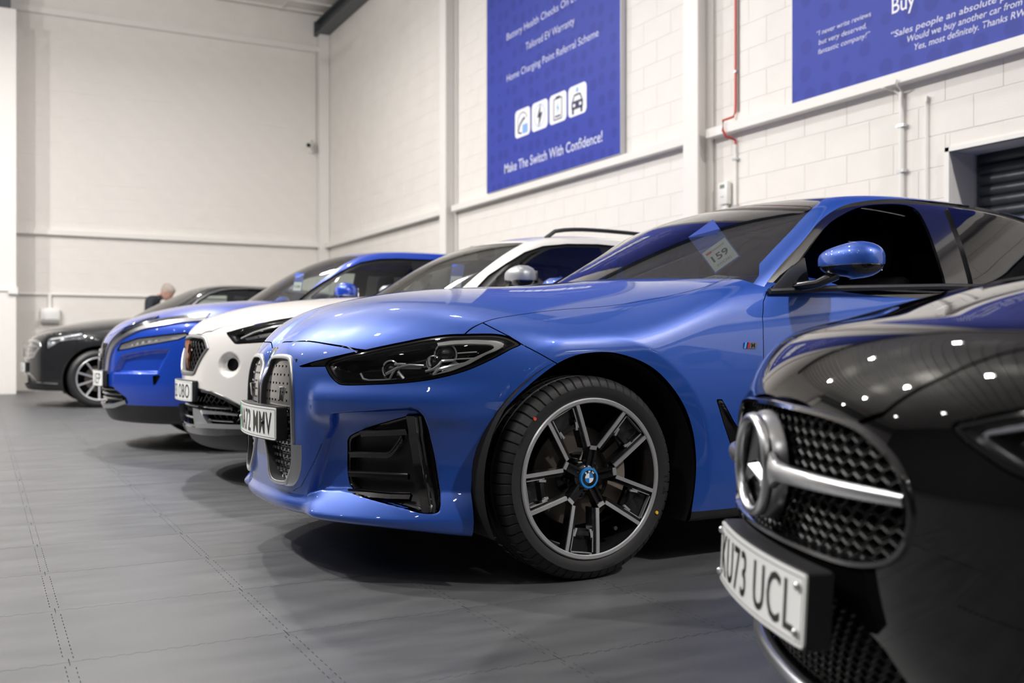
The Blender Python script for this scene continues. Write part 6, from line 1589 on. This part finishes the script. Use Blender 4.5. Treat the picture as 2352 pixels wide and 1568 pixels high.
def build_suv():
    F = FEAT['SUV']; S = SUV; m = p_grey
    car = Car(S, (.48, 14.25, 0), 0, F, 'dark graphite car at the far end beside the back wall', .013); R = car.root
    arches(car, .80, 3.67, .355, .415); well_cut(car, (1.30, 1.70), .82, 4.2)
    lo = lamp_cut(car, F['lamp'], housing=mat('lamp_housing_mid', (.22, .23, .25), .25, .3)); mb = MB()
    car.ribbon(mb, [(.54, .862), (.67, .885), (.88, .928)], [(.545, .845), (.675, .868), (.885, .912)], .01, .012, 20); mb.build('light_guide', m_drl, lo)
    for q in ((.60, .80), (.70, .845)):
        Pc, Nc = car.P([q], .03, True); MB().ball(Pc[0], .03, 12).build('projector_lens', m_prism, lo)
    car.flip(lo)
    gr = [(0, .855), (-.40, .845), (-.50, .825), (-.555, .765), (-.43, .61), (-.30, .592), (0, .59)]; gr = gr + [(-y, z) for y, z in gr[-2:0:-1]]
    front_hole(car, gr, .6); fr = frame_ring(car, gr, 'grille_frame', m_satin, prof=((.04, 0), (.0, 0), (-.008, .004), (-.006, .03), (.0, .034), (.04, .036)))
    A = front_patch(car, inset(gr, .03), .03); link('grille_back', tri_mesh('grille_back', A[0], A[2]), m_gblack, fr)
    for zz in (.68, .76):
        mb = MB(); A_, B_ = np.array([(v, zz+.012) for v in np.linspace(-.48, .48, 30)]), np.array([(v, zz-.012) for v in np.linspace(-.48, .48, 30)]); a, b_ = car.PY(A_, .0), car.PY(B_, .0); mb.loft([[tuple(v) for v in r] for r in (a, b_, b_ + [.02, 0, 0], a + [.02, 0, 0], a)], 0, closed=False, smooth=False); mb.build('grille_bar', m_satin, fr)
    st = MB(); P_ = car.PY([(0, .72)], -.02)[0]; st.lathe([(.075, 0), (.088, -.006), (.088, .006), (.075, 0)], 32, tuple(P_), 'x')
    for a in (90, 210, 330): st.prism([(-.012, 0), (.012, 0), (0, .08)], lambda u, v, t, a=math.radians(a): (P_[0]+t, P_[1] + v*math.cos(a) - u*math.sin(a), P_[2] + v*math.sin(a) + u*math.cos(a)), -.004, .004)
    st.build('emblem', m_chrome, fr)
    lw = [(0, .40), (-.25, .42), (-.36, .37), (-.42, .31), (-.30, .285), (0, .28)]; lw = lw + [(-y, z) for y, z in lw[-2:0:-1]]; front_hole(car, lw, .6); A = front_patch(car, inset(lw, -.004), .04); link('lower_grille', tri_mesh('lower_grille', A[0], A[2]), m_under, R)
    mb = MB(); car.rod(mb, resample([(.15, .43), (.30, .41), (.42, .315), (.68, .300)], 24), -.004, .010, 8); tr = mb.build('bumper_trim', m_chrome, R); car.flip(tr)
    number_plate(R, 'NV21 KLA', float(car.PY([(0, .50)])[0][0]) - .05, .50, sag=.035)
    bon = [(.04, .1), (.05, 0), (.08, -.25), (.16, -.45), (.30, -.64), (.50, -.77), (.9, -.77), (1.3, -.75), (1.45, -.64), (1.45, .1)]
    x, y, z = car.M[0].T; car.both('bonnet', car.take(np.where(z > .86, poly_sd(x, y, bon), 1.)), m)
    bumper(car, m); sill, car.M = cut(car.M, car.M[0][:, 2] - .30); car.both('sill_trim', sill, m_blackp); car.both('body_shell', car.M, m)
    re = [(2.22, -.58), (2.16, -.40), (2.10, -.2), (2.08, .1)]
    pil = [(1.60, -.76), (1.70, -.74), (1.81, -.715), (1.94, -.69), (2.107, -.650), (2.21, -.610)]
    top = [(1.75, 1.14)] + F['dlo'] + [(3.2, 1.525), (3.6, 1.49), (4.0, 1.40), (4.25, 1.27), (4.2, 1.02), (1.6, 1.02)]
    gl = [(1.86, 1.15), (1.93, 1.24), (2.03, 1.335), (2.172, 1.43), (2.32, 1.48), (2.47, 1.505), (2.70, 1.515), (2.72, 1.15)]
    std_cabin(car, m, pil, top[:8], 1.15, top[8:], [('side_window', m_glass, gl), ('rear_side_window', m_glass_dk, [(2.80, 1.15), (2.80, 1.51), (3.2, 1.50), (3.6, 1.46), (3.9, 1.37), (4.0, 1.15)])], re, 1.15, m_glass)
    c = np.array([(1.80, 1.17)] + [(a, b + .004) for a, b in F['dlo']] + [(3.2, 1.53), (3.6, 1.495)])
    ys = -(S.GB(c[:, 0]) - S.GT(c[:, 1])) - .004; mb = MB(); mb.tube(list(zip(c[:, 0], ys, c[:, 1])), .014, 8, flat=.6); tr = mb.build('window_chrome', m_satin, R); car.flip(tr)
    door_mirror(car, (1.95, -1.01, 1.22), m, size=(.09, .12, .075), stalk=(1.86, -.86, 1.14))
    cabin_fit(car, 1.50, 1.08, .76, head=1.44, wheel_side=1, seat_x=(2.0, 2.85))
    w = wheel_multi(R, (.80, -.938, .36), .36, .265, 10, 90); wheels(w, (.80, -.938, .36), 3.67)
    MB().box((.5, -.70, .21), (4.2, .70, .28)).build('underbody', m_under, R)
    return car
def build_merc():
    F = FEAT['MERC']; S = MERC; m = p_black
    O = (1.226, 1.362, 0)
    car = Car(S, O, -25, F, 'black hatchback angled in the right foreground with star emblem in its honeycomb grille', .0055, gap=.0016); R = car.root
    arches(car, .92, 3.65, .32, .39); well_cut(car, (1.40, 1.78), .78, 4.0)
    lamp = [(.378, .655), (.40, .668), (.47, .690), (.60, .722), (.75, .745), (.86, .752), (.83, .715), (.74, .66), (.62, .615), (.52, .595), (.46, .600), (.42, .622)]
    lo = lamp_cut(car, smooth_poly(lamp, 4), deep=.045); mb = MB()
    A_ = resample([(.408, .655), (.47, .673), (.60, .703), (.74, .725), (.80, .728)], 30); car.ribbon(mb, A_ + [0, .006], A_ - [0, .007], .008, .012, 30); mb.build('light_guide', mat('pale_light_guide', (.62, .64, .70), .25, coat=.5), lo)
    for q in ((.50, .640), (.60, .662)):
        Pc, Nc = car.P([q], .035, True); MB().ball(Pc[0], .03, 14).build('projector_lens', mat('projector_glass', (.02, .022, .026), .04, 0, coat=1.), lo)
    car.flip(lo)
    h = [(0, .669), (-.17, .664), (-.27, .655), (-.33, .640), (-.385, .610), (-.415, .575), (-.428, .535), (-.420, .495), (-.395, .462), (-.35, .442), (-.28, .432), (-.15, .430), (0, .430)]
    gr = [tuple(p) for p in smooth_poly(h, 4, False)]; gr = gr + [(-y, z) for y, z in gr[-2:0:-1]]
    front_hole(car, inset(gr, .003), .5); fr = frame_ring(car, gr, 'grille_frame', m_gblack, prof=((.05, 0), (.0, 0), (-.005, .003), (-.004, .010), (.012, .014), (.05, .016)), n=160)
    q = inset(gr, .010); A = front_patch(car, q, .05, 80, 30); link('grille_back', tri_mesh('grille_back', A[0], A[2]), m_under, fr)
    mesh_insert(car, 'grille_mesh', q, .020, .031, .0175, .24, .020, mat('grille_mesh_black', (.007, .0075, .008), .42, spec=.3), fr)
    # star and bar
    zs = .553
    P_ = car.PY([(0, zs)], -.012)[0]; st = MB(); prof = []
    for a in np.linspace(0, 2*PI, 13): prof.append((.083 + .0095*math.cos(a), -.004 + .012*math.sin(a)))
    st.lathe(prof, 72, tuple(P_), 'x'); st.lathe([(.080, .0), (.091, .002), (.096, .014), (.097, .026)], 72, tuple(P_), 'x')
    so = st.build('star_ring', m_satin, fr)
    sp = MB()
    for a in (90, 210, 330):
        aa = math.radians(a)
        def T_(r, w, d): return (P_[0] + d, P_[1] + r*math.cos(aa) - w*math.sin(aa), P_[2] + r*math.sin(aa) + w*math.cos(aa))
        v = [T_(0, .0, -.016), T_(.012, .0125, -.001), T_(.012, -.0125, -.001), T_(.080, .0, -.003), T_(.080, .002, .003), T_(.080, -.002, .003), T_(.0, 0, .006)]
        sp.add(v, [(0, 3, 4, 1), (0, 2, 5, 3), (1, 4, 6), (2, 6, 5), (3, 5, 4)])
    sp.build('star', m_satin, so)
    MB().lathe([(.001, .010), (.078, .010), (.078, .016)], 48, tuple(P_), 'x').build('star_back', m_gblack, so)
    for sg in (-1, 1):
        mb = MB(); ys = np.linspace(.088, .405, 24)*sg; rings = []
        for yy in ys:
            t = (abs(yy)-.088)/.317; w_ = .019*(1-.45*t) + .016*max(0, 1 - (abs(yy)-.088)/.03)**2
            c0 = car.PY([(yy, zs - .004*t)], -.012 + .018*t**2)[0]; ring = []
            for a in np.linspace(0, 2*PI, 14, endpoint=False): ring.append((c0[0] + (.014*(1-.4*t))*math.cos(a), c0[1], c0[2] + w_*math.sin(a)*(1 if abs(math.sin(a)) < .9 else .92)))
            rings.append(ring)
        mb.loft(rings, 0, True, True); mb.build('grille_bar', m_satin, fr)
    # lower openings and lip
    l2 = [(-.16, .365), (-.235, .380), (-.300, .362), (-.352, .328), (-.388, .280), (-.412, .225), (-.34, .200), (-.20, .190), (0, .19), (0, .245), (-.16, .25)]
    lw = l2[:9] + [(-y, z) for y, z in l2[7::-1]]; lw = l2[:9] + [(-y, z) for y, z in l2[:8][::-1]]
    front_hole(car, lw, .5); A = front_patch(car, inset(lw, -.004), .06, 80, 24); lf = link('lower_grille', tri_mesh('lower_grille', A[0], A[2]), m_under, R)
    mesh_insert(car, 'lower_grille_mesh', lw, .010, .026, .0155, .30, .016, mat('grille_mesh_black', (.010, .0105, .011), .38, spec=.35), lf)
    mb = MB(); ys = np.linspace(-.62, .62, 60); mb.tube([tuple(v) for v in car.PY([(v, .172 + .05*max(abs(v)-.35, 0)) for v in ys], -.016)], .016, 10); mb.build('chrome_lip', m_satin, R)
    mb = MB(); A_, B_ = np.array([(v, .155 + .05*max(abs(v)-.35, 0)) for v in ys]), np.array([(v, .12 + .05*max(abs(v)-.35, 0)) for v in ys]); a, b_ = car.PY(A_, -.02), car.PY(B_, -.005); mb.loft([[tuple(v) for v in r] for r in (a, b_, b_ + [.06, 0, 0], a + [.06, 0, 0], a)], 0, closed=False, smooth=False); mb.build('bumper_lip', m_gblack, R)
    # side intake on the bumper corner
    it = car.take(car.field('sz', [(.47, .42), (.60, .46), (.70, .44), (.72, .26), (.60, .21), (.48, .23)])); iv = car.sunk(it, .04); io = car.solid('side_intake', iv[0], iv[1], m_gblack)
    for zz in (.30, .37): mb = MB(); car.ribbon(mb, [(.475, zz+.012), (.71, zz+.02)], [(.475, zz-.002), (.71, zz)], .008, .03, 10); mb.build('intake_blade', m_gblack, io)
    car.flip(io)
    number_plate(R, 'KU73 UCL', float(car.PY([(0, .37)])[0][0]) - .060, .368, w=.47, sag=.022, yo=-.067, holder=.038, tilt=.05, screws=((.222, .04, m_satin), (.222, -.04, m_satin), (-.215, .035, m_satin), (-.215, -.035, m_satin)))
    bon = [(.02, .1), (.028, 0), (.036, -.19), (.050, -.285), (.075, -.345), (.13, -.42), (.22, -.52), (.34, -.61), (.5, -.655), (.8, -.68), (1.2, -.70), (1.5, -.70), (1.62, -.6), (1.62, .1)]
    x, y, z = car.M[0].T; car.both('bonnet', car.take(np.where(z > .62, poly_sd(x, y, bon), 1.)), m)
    x, y, z = car.M[0].T; d = np.where(np.abs(y) > .55, poly_sd(x, z, [(1.70, 1.3), (1.62, .95), (1.58, .8), (1.56, .4), (1.62, .25), (2.6, .25), (2.66, .5), (2.65, 1.3)]), 1.); car.pair('door', car.take(d), m)
    bumper(car, m); car.both('body_shell', car.M, m)
    re = [(2.24, -.55), (2.16, -.28), (2.14, -.12), (2.135, .1)]
    pil = [(1.66, -.77), (1.70, -.735), (1.775, -.71), (1.914, -.68), (2.06, -.64), (2.20, -.585)]
    top = [(1.68, .95), (1.80, 1.05), (1.95, 1.16), (2.10, 1.25), (2.3, 1.32), (2.6, 1.36), (2.9, 1.365), (3.3, 1.335), (3.6, 1.27), (3.85, 1.16), (3.95, 1.03), (3.9, .85), (1.6, .85)]
    std_cabin(car, m, pil, top[:8], .96, top[8:], [('side_window', m_glass_dk, [(1.78, .965), (1.84, 1.04), (1.98, 1.135), (2.12, 1.22), (2.3, 1.285), (2.6, 1.325), (2.64, .965)]), ('rear_side_window', m_glass_dk, [(2.74, .965), (2.74, 1.33), (3.2, 1.31), (3.5, 1.24), (3.6, .965)])], re, 1.4, m_glass)
    door_mirror(car, (1.86, -.985, 1.03), m, size=(.095, .12, .06), stalk=(1.78, -.82, .95))
    cabin_fit(car, 1.62, .90, .70, head=1.22, wheel_side=1)
    w = wheel_multi(R, (.92, -.893, .32), .32, .235, 10, 90); wheels(w, (.92, -.893, .32), 3.65)
    MB().box((.5, -.68, .13), (4.0, .68, .20)).build('underbody', m_under, R)
    return car
build_form(); build_qash(); build_suv(); build_merc()
# ---------------------------------------------------------------- the man by the back wall
m_skin = mat('skin', (.52, .30, .23), .5); m_jack = mat('navy_jacket_cloth', (.018, .024, .034), .8); m_trou = mat('dark_trouser_cloth', (.02, .02, .024), .85); m_hair = mat('short_grey_hair', (.42, .36, .32), .9); m_shoe = mat('black_shoe', (.01, .01, .01), .4)
def skinned(name, pts, edges, rad, m, parent, root=0, sub=2):
    me = bpy.data.meshes.new(name); me.from_pydata(pts, edges, []); o = link(name, me, None, parent)
    o.modifiers.new('s', 'SKIN'); o.modifiers.new('d', 'SUBSURF').levels = sub
    for i, r in enumerate(rad): me.skin_vertices[0].data[i].radius = r if isinstance(r, tuple) else (r, r)
    me.skin_vertices[0].data[root].use_root = True
    bpy.context.view_layer.update(); dg = bpy.context.evaluated_depsgraph_get()
    m2 = bpy.data.meshes.new_from_object(o.evaluated_get(dg)); o.modifiers.clear(); o.data = m2; bpy.data.meshes.remove(me)
    m2.materials.clear(); m2.materials.append(m); m2.polygons.foreach_set('use_smooth', [True]*len(m2.polygons)); return o
def person(loc, rz):
    r = empty('person', loc, rz, 'man with short grey hair and dark jacket bending his head behind the dark car', 'person')
    # faces +x; the body is one surface from feet to neck
    P = [(0, 0, .95), (.01, 0, 1.12), (.03, 0, 1.30), (.06, 0, 1.43), (.12, 0, 1.475), (.20, 0, 1.52)]
    E = [(0, 1), (1, 2), (2, 3), (3, 4), (4, 5)]; Rr = [(.15, .12), (.15, .115), (.17, .12), (.15, .10), (.062, .06), (.056, .055)]
    for s in (-1, 1):
        b = len(P); P += [(0, .10*s, .88), (.02, .11*s, .50), (-.01, .11*s, .10), (.06, .115*s, .045), (.18, .12*s, .035)]; E += [(0, b), (b, b+1), (b+1, b+2), (b+2, b+3), (b+3, b+4)]; Rr += [.10, .066, .048, .045, .035]
        b = len(P); P += [(.05, .20*s, 1.41), (.03, .25*s, 1.14), (.20, .22*s, .98), (.27, .21*s, .96)]; E += [(3, b), (b, b+1), (b+1, b+2), (b+2, b+3)]; Rr += [.07, .052, .038, .034]
    body = skinned('body', P, E, Rr, m_jack, r)
    body.data.materials.append(m_trou); body.data.materials.append(m_shoe); body.data.materials.append(m_skin)
    for f in body.data.polygons:
        c = f.center; f.material_index = 2 if c.z < .085 else 1 if (c.z < .90 and abs(c.y) < .19 and not (c.x > .17 and c.z > .8)) else 3 if (c.z > 1.515) else 0
    hd = MB(); rings = []; n = 24
    prof = [(-.125, .02, .035), (-.118, .045, .040), (-.10, .062, .03), (-.075, .074, .02), (-.04, .082, .012), (0, .088, .004), (.04, .092, -.002), (.075, .086, -.006), (.10, .066, -.008), (.115, .036, -.008), (.12, .004, -.008)]
    for zz, rr, dx in prof:
        ring = []
        for k in range(n):
            a = 2*PI*k/n; x = rr*1.16*math.cos(a) + dx; y = rr*.86*math.sin(a)
            f = max(math.cos(a), 0)
            if abs(a) < .3 or a > 2*PI-.3: x += .018*math.exp(-((zz+.02)/.022)**2)
            x -= .006*f*math.exp(-((zz-.012)/.012)**2)*(1 if .25 < abs(math.sin(a)) < .55 else 0)
            ring.append((x, y, zz))
        rings.append(ring)
    hd.loft(rings, 0, True, True)
    for s in (-1, 1):
        hd.lathe_ball((.0, .078*s, -.012), .026, 8, 0, (.7, .35, 1.1)); hd.lathe_ball((.088, .030*s, .010), .010, 8, 1, (.6, 1, .7))
    hd.add([(.098, -.022, -.072), (.098, .022, -.072), (.100, .016, -.078), (.100, -.016, -.078)], [(0, 1, 2, 3)], 2)
    h = hd.build('head', [m_skin, mat('eye_white', (.7, .7, .68), .3), mat('lip_skin', (.40, .17, .15), .5)], r, (.27, 0, 1.575), (0, math.radians(38), 0))
    hh = MB(); rings = []
    for zz, rr, dx in prof[4:]:
        ring = []
        for k in range(n):
            a = 2*PI*k/n; back = .5 - .5*math.cos(a); low = max(zz, -.06 + .12*(1-back)); ring.append(((rr+.007)*1.16*math.cos(a)*(1 if math.cos(a) < .3 or zz > .06 else .9) + dx, (rr+.006)*.86*math.sin(a), low + (.004 if zz > 0 else 0)))
        rings.append(ring)
    hh.loft(rings, 0, True, True).build('hair', m_hair, h)
    for s in (-1, 1):
        p0 = Vector((.29, .21*s, .955)); pts = [tuple(p0), tuple(p0 + Vector((.05, 0, -.01)))]; ed = [(0, 1)]; rd = [.030, .034]
        for j, (dy, L_) in enumerate(((-.028, .07), (-.010, .08), (.009, .077), (.026, .062))):
            b = len(pts); q = p0 + Vector((.085, dy, -.012)); pts += [tuple(q), tuple(q + Vector((L_*.5, 0, -.018))), tuple(q + Vector((L_*.8, 0, -.05)))]; ed += [(1, b), (b, b+1), (b+1, b+2)]; rd += [.010, .009, .008]
        b = len(pts); pts += [tuple(p0 + Vector((.04, -.035*s, -.01))), tuple(p0 + Vector((.075, -.055*s, -.03)))]; ed += [(0, b), (b, b+1)]; rd += [.011, .009]
        skinned('hand', pts, ed, rd, m_skin, r, 0, 1)
    c = MB(); ring = lambda z_, k: [(.12 + .078*k*math.cos(a), .074*k*math.sin(a), z_ + .02*math.cos(a)) for a in np.linspace(0, 2*PI, 20, endpoint=False)]
    c.loft([ring(1.44, 1.2), ring(1.505, 1.0), ring(1.50, .9)], 0).build('collar', m_jack, r)
    return r
person((2.44, 17.4, 0), math.radians(-20)).scale = (1.06, 1.06, 1.06)
